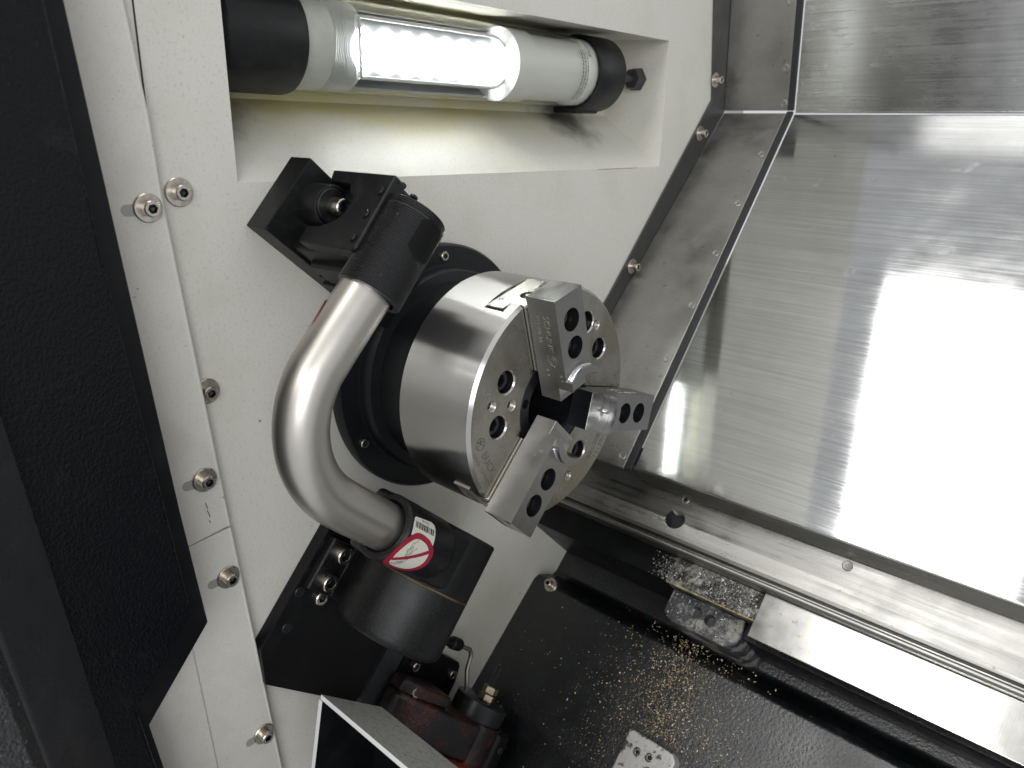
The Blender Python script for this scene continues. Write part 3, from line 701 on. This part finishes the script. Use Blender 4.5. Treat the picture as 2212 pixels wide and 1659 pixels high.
# ================================================================== ARM DOCK (black block on the wall)
dock = thing('arm_dock', (-155, -150, 150), 'black cast dock bolted to the white wall, holding the top of the arm', 'bracket')
bm = NB(); box3(bm, O, X, A41, B41, (-155, -128), (-57.5, 8.5), (98, 244))
dk = obj('base_plate', bm, M_PLASTIC, dock, bevel=1.0)
bm = NB(); prism(bm, [(-131, -58), (-52, -60.5), (-48, -58), (-48, -2), (-52, 0), (-108, 6), (-131, 6)], O, X, A41, B41, 160, 217)
bk = obj('cast_block', bm, M_PLASTIC, dock, bevel=2.5, seg=3)
bm = NB(); prism(bm, [(-122, -61.5), (-47.5, -61.5), (-46, -59), (-43, 0.5), (-46, 3.5), (-110, 4.5), (-112, -10), (-96, -12), (-84, -18), (-78, -25), (-78, -38), (-86, -42), (-92, -50), (-118, -51)], O, X, A41, B41, 214, 226.5)
obj('face_panel', bm, M_PLASTIC, dock, bevel=1.8, seg=3)
bm = NB(); lathe(bm, [(0, 0), (17, 0), (17, 23), (16.6, 24.4), (15.6, 25), (14.6, 25), (14.6, 21), (0, 21)], ab(-129, -32, 219.5), X, 48)
obj('bolt_boss', bm, M_PLASTIC, dock)
bm = NB(); lathe(bm, [(0, 0), (13.2, 0), (13.2, 3.5), (12.4, 4.4), (0, 4.4)], ab(-105.5, -31.5, 222.5), X, 40)
obj('bolt_washer', bm, M_PLASTIC, dock)
screw(dock, ab(-101, -31.5, 222.5), X, 6.6, 14, M_SCREW, name='bolt')
bm = NB(); prism(bm, [(-124, 0), (-56, -2), (-54, 9), (-118, 12)], O, X, A41, B41, 160, 203)
obj('lower_step', bm, M_PLASTIC, dock, bevel=3, seg=3)
for x, a_ in ((-51.5, -46), (-52, -26), (-51, -6)):
    local('pin', ('dpin',), lambda b_: lathe(b_, [(0, 2.4), (2.4, 2.4), (3.2, 1.6), (3.2, 0)], O, Z, 20), M_PLASTIC, dock, ab(x, a_, 226.4), B41)
for bb, a_ in ((182, -60), (200, -60), (214, -60)):
    local('pin', ('dpin',), None, M_PLASTIC, dock, ab(-52, a_ - 0.8, bb), -A41)
bm = NB()
for k in range(4): box3(bm, O, X, A41, B41, (-129, -60 - 4 * k), (2 + 4 * k * 0, 5 + 3 * k), (165 + 2 * k, 196 - 6 * k))
obj('rib', bm, M_PLASTIC, dock, bevel=1.2)

# ================================================================== TOOL SETTING ARM (bent tube, sleeve, hub)
arm = thing('tool_setting_arm', (-60, -100, -150), 'bent satin steel tube arm with grooved black sleeve and black hub beside the chuck', 'tool arm')
AX = -41.0
pth = [ab(AX, -20, 200.0), ab(AX, 20, 201.5), ab(AX, 60, 203.2)]
cb = ab(AX, 80, 126)
pth += arc(cb, B41, A41, 78, 4, 88, 26)
pth += [ab(AX, 158.6, 110), ab(AX, 158.6, 70), ab(AX, 158.6, 40)]
bm = NB(); tube(bm, pth, 19.4, 48)
tb = obj('bent_tube', bm, M_TUBE, arm)
# grooved sleeve: printed rings
def groove_sleeve():
    c0 = ab(AX + 1.5, 21.5, 199.5); ax = -A41; prof = [(19.6, 0)]
    h = 0.0; L = 69
    while h < L:
        big = abs(h - 18) < 0.8 or abs(h - 42) < 0.8
        r = 24.0 - (0.9 if h > L - 6 else 0)
        prof += [(r, h), (r + 0.35, h + 0.5), (r, h + 1.0), (r - (0.75 if not big else 1.2), h + 1.3)]
        h += 1.6
    prof += [(20, L), (0, L)]
    bm = NB(); lathe(bm, prof, c0, ax, 64)
    return obj('grooved_sleeve', bm, M_SLEEVE, arm, smooth=20)
M_SLEEVE = mat('ridged_black_plastic', (0.012, 0.012, 0.013), 0.36, 0, [(700, 0.60, 0.72, (0.12, 0.12, 0.12), 0.6, ISO), (1.0, 0.66, 0.72, (0.3, 0.3, 0.3), 0.5, (500, 90, 90))], ((80, 0.15, ISO),), (), spec=0.6)
slv = groove_sleeve()
bm = NB()   # dark window patch on the sleeve
cs_ = ab(AX + 1.5, -42, 199.5); seg = 12
for r_ in (24.55,):
    rows = []
    for k in range(seg + 1):
        ph = radians(-24 + 58 * k / seg); e_ = X * cos(ph) - B41 * sin(ph)
        # rounded-corner window
        m_ = min(1.0, 1.0 - max(0, abs(k / seg - 0.5) - 0.32) * 1.5)
        rows.append([cs_ + e_ * r_ + A41 * (28 * (1 - m_) * 0.5), cs_ + e_ * r_ + A41 * (28 - 28 * (1 - m_) * 0.5)])
    vs = [[bm.verts.new(p) for p in row] for row in rows]
    for a_, b_ in zip(vs, vs[1:]): bm.faces.new((a_[0], a_[1], b_[1], b_[0]))
obj('window_patch', bm, mat('matt_black_tape', (0.003, 0.003, 0.003), 0.7, spec=0.2), slv)
bm = NB()   # red edge of the label wrapped round the far side of the tube
vs = []
for k in range(13):
    a_ = 40 + 40 * k / 12; w_ = 8 * sin(pi * k / 12)
    c_ = ab(AX, a_, 203)
    f = lambda ph: c_ + (B41 * cos(radians(ph)) - X * sin(radians(ph))) * 19.7
    vs.append([bm.verts.new(f(26 - w_ * 1.6)), bm.verts.new(f(28)), bm.verts.new(f(44)), bm.verts.new(f(66))])
for p_, q_ in zip(vs, vs[1:]):
    for k in range(3): bm.faces.new((p_[k], p_[k + 1], q_[k + 1], q_[k]))
obj('red_label', bm, M_STICKR, tb)
# hub: rotating head and fixed body on one axis
HX, HB, HR = -75.0, -36.0, 51.0
hubp = lambda a_: ab(HX, a_, HB)
bm = NB(); lathe(bm, [(0, 131.5), (HR - 1.5, 131.5), (HR, 133), (HR, 186.8), (HR - 2, 187.8), (0, 187.8)], hubp(0), A41, 96)
head = obj('hub_head', bm, M_HUB, arm)
bm = NB(); lathe(bm, [(0, 188.4), (HR - 2, 188.4), (HR, 189.4), (HR, 240), (HR - 1.5, 244), (HR - 6, 247), (0, 247)], hubp(0), A41, 96)
obj('hub_body', bm, M_HUB, arm)
bm = NB(); tube(bm, arc(hubp(188.1), X, B41, HR - 0.6, -80, 100, 40), 1.25, 8)
obj('seal_ring', bm, M_WIRE, arm)
bm = NB(); lathe(bm, [(19.6, 70), (22, 73.5), (25.5, 73.5), (27.2, 71.5), (27.2, 14), (25, 7), (20, 2), (10, -2), (0, -3)], ab(AX + 0.5, 158.4, 0), B41, 64)
soc = obj('tube_socket', bm, M_HUB, arm)
bm = NB(); prism(bm, [(-98, -36), (-98, 36), (-80, 60), (-50, 67), (-42, 56), (-33, 22), (-27, -5), (-27, -30)], O, X, B41, A41, 131.6, 186)
obj('head_shoulder', bm, M_HUB, arm, bevel=6, seg=4)
bm = NB(); prism(bm, [(-154.8, -80), (-154.8, 22), (-136, 22), (-134.5, 20.5), (-134.5, -8), (-122, -6), (-100, 6), (-76, 13.5), (-76, -80)], O, X, B41, A41, 190, 240)
foot = obj('hub_foot', bm, M_HUB, arm, bevel=2.5, seg=3)
for a_, b_ in ((200.5, 9.3), (227.5, 8.6)):
    screw(foot, ab(-134.8, a_, b_), X, 8.2, 11, M_SCREW, name='bolt', spin=a_)
# sticker on the socket: unrolled (b, arc) -> cylinder
def wrap_poly(pts, r, name, material, parent):
    bm = NB(); f = bm.faces.new([bm.verts.new((p[0], p[1], 0)) for p in pts]); bmesh.ops.triangulate(bm, faces=[f])
    for yv in range(-26, 36, 2):
        bmesh.ops.bisect_plane(bm, geom=bm.verts[:] + bm.edges[:] + bm.faces[:], plane_co=(0, yv, 0), plane_no=(0, 1, 0))
    for v in bm.verts:
        ph = v.co.y / 27.4; v.co = ab(AX + 0.5, 158.4, v.co.x) + (X * cos(ph) + A41 * sin(ph)) * r
    return obj(name, bm, material, parent, smooth=0)
def smoothloop(pts, n=8):
    out = []; L = len(pts)
    for i in range(L):
        p0, p1, p2, p3 = [Vector(pts[(i + d) % L]) for d in (-1, 0, 1, 2)]
        for k in range(n):
            s = k / n
            out.append(tuple(0.5 * ((2 * p1) + (p2 - p0) * s + (2 * p0 - 5 * p1 + 4 * p2 - p3) * s * s + (3 * p1 - p0 - 3 * p2 + p3) * s ** 3)))
    return out
pf = 27.4 * pi / 180
lab = [(69.5, -9 * pf), (69.9, -27 * pf), (68.8, -38 * pf), (67, -41 * pf), (46, -46 * pf), (42, -43 * pf), (40.8, -37 * pf), (40, -8 * pf), (60, -5 * pf)]
stk = wrap_poly(lab, 27.45, 'warning_sticker', M_STICKW, arm)
outer = smoothloop([(62, -16.5 * pf), (48, -15 * pf), (39.9, -6.8 * pf), (35.2, 5 * pf), (33.4, 27.9 * pf), (36.6, 48 * pf), (43, 63 * pf), (55, 70 * pf), (66.5, 65 * pf), (73, 45 * pf), (75.6, 23.7 * pf), (71.5, -1 * pf)])
wrap_poly(outer, 27.50, 'red_border', M_STICKR, stk)
cx_, cy_ = 54.5, 25 * pf
inn = [(cx_ + (x - cx_) * 0.77, cy_ + (y - cy_) * 0.77) for x, y in outer]
wrap_poly(inn, 27.55, 'white_field', M_STICKW, stk)
wrap_poly([(69, 40 * pf), (67, 47 * pf), (40.5, 7.5 * pf), (41.5, 0.5 * pf)], 27.64, 'red_bar', M_STICKR, stk)
k_ = 0
xx = 67.0
random.seed(3)
while xx > 44:
    w_ = random.choice((0.5, 0.8, 1.3, 1.7)); f_ = (67.0 - xx) / 23.0
    wrap_poly([(xx, -33.5 * pf), (xx - w_, -33.5 * pf), (xx - w_, -23 * pf), (xx, -23 * pf)], 27.52, 'barcode_bar', M_INK, stk); xx -= w_ + random.choice((0.5, 0.8))
def wrap_strokes(polys, w, name, r=27.60, material=M_INK):
    bm = NB(); strokes(bm, polys, O, X, Y, Z, w, 0.02)
    for v in bm.verts:
        ph = v.co.y / 27.4; v.co = ab(AX + 0.5, 158.4, v.co.x) + (X * cos(ph) + A41 * sin(ph)) * (r + v.co.z)
    return obj(name, bm, material, stk, smooth=0)
def ZS(L): return [[((60.5 - (x - 480) * 0.0195 + (y - 950) * -0.0095), (12 + (y - 950) * 0.062 + (x - 480) * -0.036) * pf) for x, y in P] for P in L]
wrap_strokes(ZS([[(780, 650), (670, 745), (700, 1025), (975, 870)], [(670, 760), (620, 800), (540, 790), (440, 870), (395, 930)], [(520, 800), (470, 780), (410, 830), (370, 900), (310, 910), (320, 960), (380, 960), (440, 920), (530, 890)],
     [(360, 975), (345, 1000), (360, 1040), (350, 1060), (370, 1090), (365, 1120), (390, 1150), (385, 1180)], [(370, 1020), (510, 960)], [(365, 1070), (515, 1020)], [(380, 1110), (520, 1080)], [(400, 1150), (555, 1110)], [(530, 890), (545, 1000), (520, 1090), (560, 1110), (640, 1020), (690, 980)],
     [(550, 1250), (565, 1320), (520, 1420), (420, 1480), (310, 1480), (360, 1530)], [(290, 1310), (220, 1360), (180, 1415), (80, 1390)], [(0, 1370), (350, 1540)]]), 0.35, 'hand_drawing')
wrap_strokes(ZS([[(375 + 90 * cos(k * pi / 8), 1385 + 60 * sin(k * pi / 8)) for k in range(17)], [(345, 1420), (340, 1365), (375, 1400), (405, 1345), (415, 1395)], [(460, 1330), (530, 1285)], [(290, 1430), (230, 1460)]]), 0.4, 'motor_symbol')
t_ = text('label_number', '0171-03', 3.0, O, X, Y, M_INK, None, depth=0.01)
for v in t_.data.vertices:
    ph = (-36.5 * pf * K - v.co.y) / (27.4 * K); x_ = 49.5 + v.co.x / K
    v.co = (ab(AX + 0.5, 158.4, x_) + (X * cos(ph) + A41 * sin(ph)) * 27.53) * K - base_of(arm)
t_.parent = stk

# ================================================================== MOUNT PLATES under the hub
mp = thing('mount_plate', ab(-150, 250, -40), 'thick black plate on the white wall under the arm hub', 'plate')
bm = NB(); prism(bm, [(150, 29), (303, 29), (331, 3), (331, -121), (150, -121)], O, A41, B41, X, -155, -141)
pl = obj('plate_body', bm, M_BLACK, mp, bevel=1.0)
for a_, b_ in ((246, 22), (279, 14)):
    local('hole', ('ph',), lambda b: lathe(b, [(5.2, 0.0), (4.6, 0.5), (3.6, 0.5), (3.4, 0.1), (0, 0.1)], O, Z, 20), M_FLANGE, pl, ab(-141, a_, b_), X)
screw(pl, ab(-141, 244.5, -3), X, 6.8, 4.5, M_SCREW, name='bolt')
gp = thing('guide_plate', ab(-150, 300, -150), 'dark grey backing plate between the black mount plate and the red actuator', 'plate')
bm = NB(); box3(bm, O, X, A41, B41, (-155, -145), (255, 470), (-161, -131))
obj('plate_body', bm, M_BAND, gp, bevel=0.6)
bm = NB(); prism(bm, [(255, -162), (263, -258), (267, -263), (285, -269), (470, -269), (470, -162)], O, A41, B41, X, -155, -143)
p2 = obj('plate_step', bm, M_BLACK, gp, bevel=1.0)
for a_, b_ in ((278, -254), (281, -184)):
    screw(p2, ab(-143, a_, b_), X, 5.6, 3.5, M_SCREW, name='bolt', spin=a_)

# ================================================================== RED ACTUATOR with black cap, stud and bent pipe
act = thing('red_actuator', ab(-90, 320, -262), 'chipped red and black actuator with a round cap and a threaded stud below the hub', 'actuator')
ca = lambda a_: ab(-100, a_, -271)
bm = NB(); lathe(bm, [(0, 283), (28, 283), (31, 285), (31, 303), (29.5, 304), (0, 304)], ca(0), A41, 72)
cap = obj('round_cap', bm, M_CAP, act)
for k in range(4):
    t4 = radians(40 + 90 * k)
    screw(cap, ca(283) + (X * cos(t4) + B41 * sin(t4)) * 23, -A41, 2.6, 1.6, M_DARKSCREW, name='cap_screw')
bm = NB(); lathe(bm, [(0, 303.5), (33.5, 303.5), (34.5, 305), (34.5, 352), (33, 354), (0, 354)], ca(0), A41, 72)
obj('cylinder_body', bm, M_RED, act)
bm = NB(); prism(bm, [(-141, -262), (-141, -150), (-120, -150), (-104, -168), (-84, -212), (-72, -250), (-80, -285)], O, X, B41, A41, 303, 348)
obj('side_casting', bm, M_RED, act, bevel=6, seg=4)
bm = NB(); prism(bm, [(-141, -215), (-141, -152), (-122, -152), (-108, -170), (-96, -208)], O, X, B41, A41, 290, 304)
lug = obj('lug', bm, M_RED, act, bevel=3, seg=3)
screw(lug, ab(-113.5, 298, -168), (X + B41 * .7), 5.5, 3, M_SCREW, name='bolt')
bm = NB(); tube(bm, [ab(-78, 378, -150), ab(-72, 383, -290)], 35, 40)
brl = obj('barrel', bm, M_REDCLEAN, act)
bm = NB(); tube(bm, [ab(-72, 383, -290.5), ab(-71.5, 383.5, -304)], [36, 34], 40)
obj('barrel_cap', bm, M_PLASTIC, brl, bevel=1.5)
bm = NB(); prism(bm, [(-88, -262), (-88, -302), (-70, -306), (-62, -298), (-62, -278)], O, X, B41, A41, 306, 350)
ear = obj('ear', bm, M_PLASTIC, act, bevel=4, seg=3)
screw(ear, ab(-61.8, 322, -288), X, 4, 1.5, M_DARKSCREW, name='bolt')
bm = NB(); prof = [(0, 0)]
for k in range(26): prof += [(4.0, k * 1.7), (4.9, k * 1.7 + 0.85)]
lathe(bm, prof + [(3.8, 44.5), (0, 46)], ab(-92, 285, -263), -A41, 20)
obj('stud', bm, M_DARKSCREW, act)
for a_ in (282, 273.4):
    local('nut', ('nut',), lambda b: lathe(b, [(5, 0), (8.6, 0), (9.2, 0.6), (9.2, 7.0), (8.6, 7.6), (5, 7.6)], O, Z, 6), M_NUT, act, ab(-92, a_, -263), -A41, a_)
pp = [ab(-118, 240, -190), ab(-118, 240, -214)] + arc(ab(-118, 254, -224), -A41, -B41, 14, 10, 80, 8) + [ab(-118, 262, -241), ab(-114, 284, -254), ab(-110, 300, -262)]
bm = NB(); tube(bm, pp, 2.5, 16)
obj('bent_pipe', bm, M_TUBE, act)
bm = NB(); lathe(bm, [(0, 0), (5.2, 0), (5.2, 12), (7.2, 13), (7.2, 27), (6, 28), (3.4, 30), (0, 30)], ab(-118, 239.5, -178), -B41, 12)
obj('pipe_fitting', bm, M_PLASTIC, act, bevel=0.5)

# ================================================================== STEEL TRAY in the foreground
tray = thing('steel_tray', (0, -240, -190), 'open blasted steel box with a bright cut edge at the bottom of the view', 'tray')
TA = Vector((-40, -226.5, -192))            # apex of the top plate
bdir = -B41; down = Vector((0, -0.19, -0.98)).normalized()
bm = NB(); prism(bm, [(0, 0), (300, 0), (300, 76), (0, 76)], TA, X, bdir, down, 0.0, 4.5)
tp = obj('top_plate', bm, M_TRAY, tray)
tp.data.materials.append(M_TRAYEDGE)
for p in tp.data.polygons:
    if p.normal.dot(bdir) < -0.7: p.material_index = 1
bv = tp.modifiers.new('edge', 'BEVEL'); bv.width = 0.0008; bv.segments = 2; bv.harden_normals = True
bm = NB(); prism(bm, [(0, 4.6), (0, 160), (3.2, 160), (3.2, 4.6)], TA, X, down, bdir, 0, 76)
sw = obj('side_plate', bm, M_BLACK, tray, bevel=0.5)
bm = NB(); prism(bm, [(-0.2, 4.6), (-0.2, 160), (3.4, 160), (3.4, 4.6)], TA, X, down, bdir, -1.2, -0.02)
obj('cut_edge', bm, M_TRAYEDGE, tray, bevel=0.3)
bm = NB(); prism(bm, [(3.3, 4.6), (3.3, 160), (300, 160), (300, 4.6)], TA, X, down, bdir, 70, 75)
obj('back_plate', bm, M_BLACK, tray)
bm = NB(); box3(bm, TA + down * 120, X, bdir, down, (3.3, 300), (1, 70), (0, 5))
obj('tray_floor', bm, M_BLACK, tray)

# ================================================================== STEEL COVER BRACKET along the back edge of the wall
br = thing('cover_bracket', (-150, 400, 100), 'grey folded steel bracket edging the white wall beside the steel covers', 'bracket')
bm = NB(); prism(bm, [(492, 520), (496, 392), (516.5, 271), (300, 32), (95, -170), (140, -179), (298, -6), (556, 257), (543, 392), (535, 520)], O, Y, Z, X, -154.6, -152.2)
obj('wall_flange', bm, M_WFLANGE, br, bevel=0.4)
for y, z in ((518.7, 296.3), (490.6, 227), (344.7, 61.3), (190, -98), (507, 430)):
    screw(br, Vector((-152.2, y, z)), X, 5.0, 9, washer=(9.6, 1.6), name='bolt', spin=random.random())
YU = lambda z: 554.5 - 0.1 * (z - 256)
bm = NB()
UP = Vector((0, -0.0995, 0.995)); UN = Vector((0, -0.995, -0.0995)); U0 = Vector((0, 554.5, 256))
prism(bm, [(-152, 2), (-60.4, 2), (-63.6, 500), (-152, 500)], U0, X, UP, UN, -3, 0)
upf = obj('upper_strip', bm, M_BRACKET, br, bevel=1.2)
bm = NB()
prism(bm, [(-152, -572), (-61, -572), (-31.2, -28), (-152, -28)], O, X, S45, N45, -214, -211.2)
slf = obj('slanted_strip', bm, M_BRACKET, br, bevel=1.0)
def flat_screw(parent, pos, ax):
    s = local('screw', ('flat',), lambda b: lathe(b, [(0, -0.2), (1.6, -0.2), (1.9, 0.5), (4.2, 0.7), (4.9, 0.0)], O, Z, 20), M_FLATSCREW, parent, pos, ax)
for x, z in ((-69, 389.9), (-67.5, 310.9), (-66, 266.8)):
    flat_screw(upf, Vector((x, YU(z), z)) + UN * 0.1, UN)
for x, s in ((-65.5, -498), (-61.5, -413.6), (-56, -332.5), (-51.5, -252), (-47, -173.8), (-40, -42.4)):
    flat_screw(slf, sl(x, s, -211.1), N45)
bm = NB()
prism(bm, [(-60.2, 2), (-51.6, 2), (-54.6, 500), (-63.4, 500)], U0, X, UP, UN, -3, 1.3)
obj('rubber_wiper', bm, M_GASKET, br, bevel=0.8)
bm = NB()
prism(bm, [(-60.7, -574), (-52, -574), (-22.0, -29), (-31.0, -29)], O, X, S45, N45, -214, -209.8)
obj('rubber_wiper', bm, M_GASKET, br, bevel=0.8)

# ================================================================== STEEL WAY COVERS
uc = thing('upper_cover', (200, 556, 400), 'upright brushed stainless cover panel at the top right', 'cover')
bm = NB(); prism(bm, [(-50, 1.2), (900, 1.2), (900, 500), (-53, 500)], U0, X, UP, UN, -8, -2.0)
obj('sheet', bm, M_STEELUP, uc, bevel=0.6)
bm = NB(); box3(bm, U0, X, UP, UN, (-49, 900), (-1, 1.2), (-4, 0.2))
obj('seam_bead', bm, M_STEELUP, uc, bevel=0.5)
sc_ = thing('slanted_cover', (200, 300, 0), 'large slanted brushed stainless way cover reflecting the ceiling light', 'cover')
bm = NB(); prism(bm, [(-50.3, -572), (900, -572), (900, -35), (-20.5, -35)], O, X, S45, N45, -220, -213.4)
obj('sheet', bm, M_STEELCOVER, sc_, bevel=0.8)
bm = NB(); prism(bm, [(-36, -213.6), (-33.4, -214.6), (-30.5, -247), (-36, -247)], O, S45, N45, X, -22, 900)
obj('edge_lip', bm, M_RAIL, sc_, bevel=0.8)
bm = NB(); prism(bm, [(-30.5, -573), (-30.5, -571), (900, -571), (900, -573)], O, X, S45, N45, -214, -212.5)
bm.free()

# ================================================================== LOWER GUARD (folded steel below the covers)
lg = thing('lower_guard', (200, 180, -180), 'folded steel guard with a round black hole running under the slanted cover', 'guard')
bm = NB()
prof = [(-48, -249), (-28, -249), (-4, -252), (13, -250.5), (17, -251.5), (18.3, -257.5), (20.5, -257.5), (21.3, -250.5), (22.6, -248.8), (25, -248.6), (26.6, -250.5), (27, -254), (27, -290), (-48, -290)]
prism(bm, prof, O, S45, N45, X, -154.8, 900)
lgb = obj('guard_profile', bm, M_RAIL, lg, bevel=0.7, seg=2, ang=20)
bm = NB(); cyl(bm, sl(32, -5.5, -275), sl(32, -5.5, -230), 11, 32)
boolean(lgb, [bm])
bm = NB(); cyl(bm, sl(32, -5.5, -274), sl(32, -5.5, -268), 10.8, 32)
obj('hole_plug', bm, M_GASKET, lg)
flat_screw(lgb, sl(210, -24.0, -248.8), N45); flat_screw(lgb, sl(34, -30.0, -248.8), N45)

# ================================================================== BED, RAIL, BLOCK, LEDGE, PAD
bed = NB(); prism(bed, [(-120, -392), (86, -392), (93, -388), (104, -357), (112, -352), (900, -311), (900, -440), (-120, -440)], O, S45, N45, X, -156, 1400)
tag(obj('machine_bed', bed, M_BED, bevel=2.5, seg=2, ang=12), 'black painted bed casting strewn with chips', kind='structure')
gr = tag(NB() and thing('guide_rail', sl(0, 40, -272), 'grimy grey guide rail with heaped chips under the guard', 'rail'))
bm = NB(); box3(bm, O, X, S45, N45, (44, 146.5), (27.2, 57), (-391.9, -272))
obj('rail_body', bm, M_DIRTYRAIL, gr, bevel=0.8)
bm = NB(); box3(bm, O, X, S45, N45, (-154.8, 43.9), (27.2, 57), (-391.9, -272.3))
obj('shaded_rail_end', bm, M_BLACK, gr, bevel=1.2)  # same rail in the chuck's shade, the shade painted as black
bm = NB(); box3(bm, O, X, S45, N45, (44, 146), (55.9, 57.4), (-274, -271.6))
obj('oily_edge', bm, M_OIL, gr, bevel=0.4)
blk = thing('rail_block', sl(400, 50, -262), 'bright ground steel block on the rail reflecting the ceiling light', 'block')
bm = NB(); box3(bm, O, X, S45, N45, (147, 900), (27.2, 74.5), (-300, -262))
obj('block_body', bm, M_BLOCK, blk, bevel=1.0)
bm = NB(); box3(bm, O, X, S45, N45, (132, 900), (30, 74.2), (-391.9, -300))
obj('block_base', bm, M_BLACK, blk, bevel=1.0)
led = thing('bed_ledge', sl(90, 75, -292), 'chip covered black ledge with two round holes beside the rail', 'ledge')
pts = [(48, 57.2), (131, 57.2), (134, 75), (131, 84), (124, 90), (110, 91), (60, 91), (48, 84)]
bm = NB(); prism(bm, pts, O, X, S45, N45, -391.9, -291)
lb = obj('ledge_body', bm, M_LEDGE, led, bevel=1.0, seg=1, smooth=0)
boolean(lb, [lathe(NB(), [(0, -306), (6.2, -306), (6.2, -280), (0, -280)], X * x + S45 * s, N45, 28) for x, s in ((81.5, 71), (98, 72.5))])
for x, s in ((81.5, 71), (98, 72.5)):
    bm = NB(); cyl(bm, sl(x, s, -305.5), sl(x, s, -301), 5.9, 24); obj('recessed_bolt', bm, M_DARKSCREW, led)
pad = thing('bed_pad', sl(90, 230, -330), 'pale worn metal pad with screw holes at the bottom edge', 'pad')
bm = NB(); prism(bm, [(54, 210), (58, 207), (106, 207), (112, 213), (112, 330), (54, 330)], O, X, S45, N45, -351.9, -330)
pb = obj('pad_body', bm, M_PAD, pad, bevel=2.0, seg=3)
boolean(pb, [lathe(NB(), [(0, -338), (4.6, -338), (4.6, -320), (0, -320)], X * x + S45 * s, N45, 24) for x, s in ((71, 224.5), (85, 223))])
for x, s in ((71, 224.5), (85, 223)):
    screw(pb, sl(x, s, -337.6), N45, 3.9, 4, M_SCREW, name='socket_screw', spin=x)
wb = thing('wall_bolt', sl(-150, 120, -352), 'small screw standing in the dark corner of the bed by the wall', 'bolt')
screw(wb, sl(-128, 110, -353), N45, 5, 9, M_SCREW, washer=(9, 2), name='screw')

# ================================================================== CHIPS
def bed_n(s): return -352 + max(0, s - 112) * 0.052
def chips(name, pts, material, label, cat, size, nrm):
    bm = NB()
    for p in pts:
        s = random.uniform(*size); r = Matrix.Rotation(random.uniform(0, 6.28), 3, 'X') @ Matrix.Rotation(random.uniform(0, 6.28), 3, 'Y') @ Matrix.Rotation(random.uniform(0, 6.28), 3, 'Z')
        L = s * random.uniform(0.6, 1.4); w = s * random.uniform(0.5, 0.9); h = s * random.uniform(0.3, 0.6)
        q = [Vector((-L, -w, 0)), Vector((L, -w * .5, h)), Vector((L * .7, w, 0)), Vector((-L * .8, w * .8, h * .6)), Vector((0, 0, h * 1.8))]
        vs = [bm.verts.new(p + nrm * h + r @ v) for v in q]
        for f in ((0, 1, 4), (1, 2, 4), (2, 3, 4), (3, 0, 4), (3, 2, 1, 0)): bm.faces.new([vs[k] for k in f])
    o = obj(name, bm, material, None, smooth=0)
    return tag(o, label, cat, kind='stuff')
pts = []
g = random.gauss
for k in range(2300):
    x = g(74, 48); s = g(172, 55)
    if 92 < s < 300 and -120 < x < 210 and not (50 < x < 116 and s > 203): pts.append(sl(x, s, bed_n(s) + .3))
for k in range(700):
    x = g(70, 14) + random.uniform(-10, 10); s = random.uniform(95, 205); x += (s - 130) * 0.1
    pts.append(sl(x, s, bed_n(s) + .3))
for k in range(120):
    s = random.uniform(112, 330); pts.append(sl(random.uniform(-140, 300), s, bed_n(s) + .3))
chips('brass_chips', pts, M_BRASS, 'golden brass chips scattered over the black bed', 'chips', (0.4, 1.05), N45)
pts = []
for k in range(1700):
    x = g(112, 17) if k % 5 else g(45, 12); s = random.uniform(30, 56)
    if 20 < x < 146: pts.append(sl(x, s, -271.5 + abs(g(0, 2.2)) * (1 if 60 < x < 140 else 0.3)))
for k in range(420):
    x = random.uniform(52, 128); s = random.uniform(59, 89)
    if min((x - 81.5) ** 2 + (s - 71) ** 2, (x - 98) ** 2 + (s - 72.5) ** 2) < 75 : continue
    pts.append(sl(x, s, -290.6))
for k in range(240):
    x = g(170, 9) ; s = g(190, 22) ; pts.append(sl(150 + (s - 190) * -0.1 + g(0, 4), s, bed_n(s) + .6))
chips('steel_chips', pts, M_CHIP, 'grey steel chips heaped on the guide rail and ledge', 'chips', (0.5, 1.3), N45)
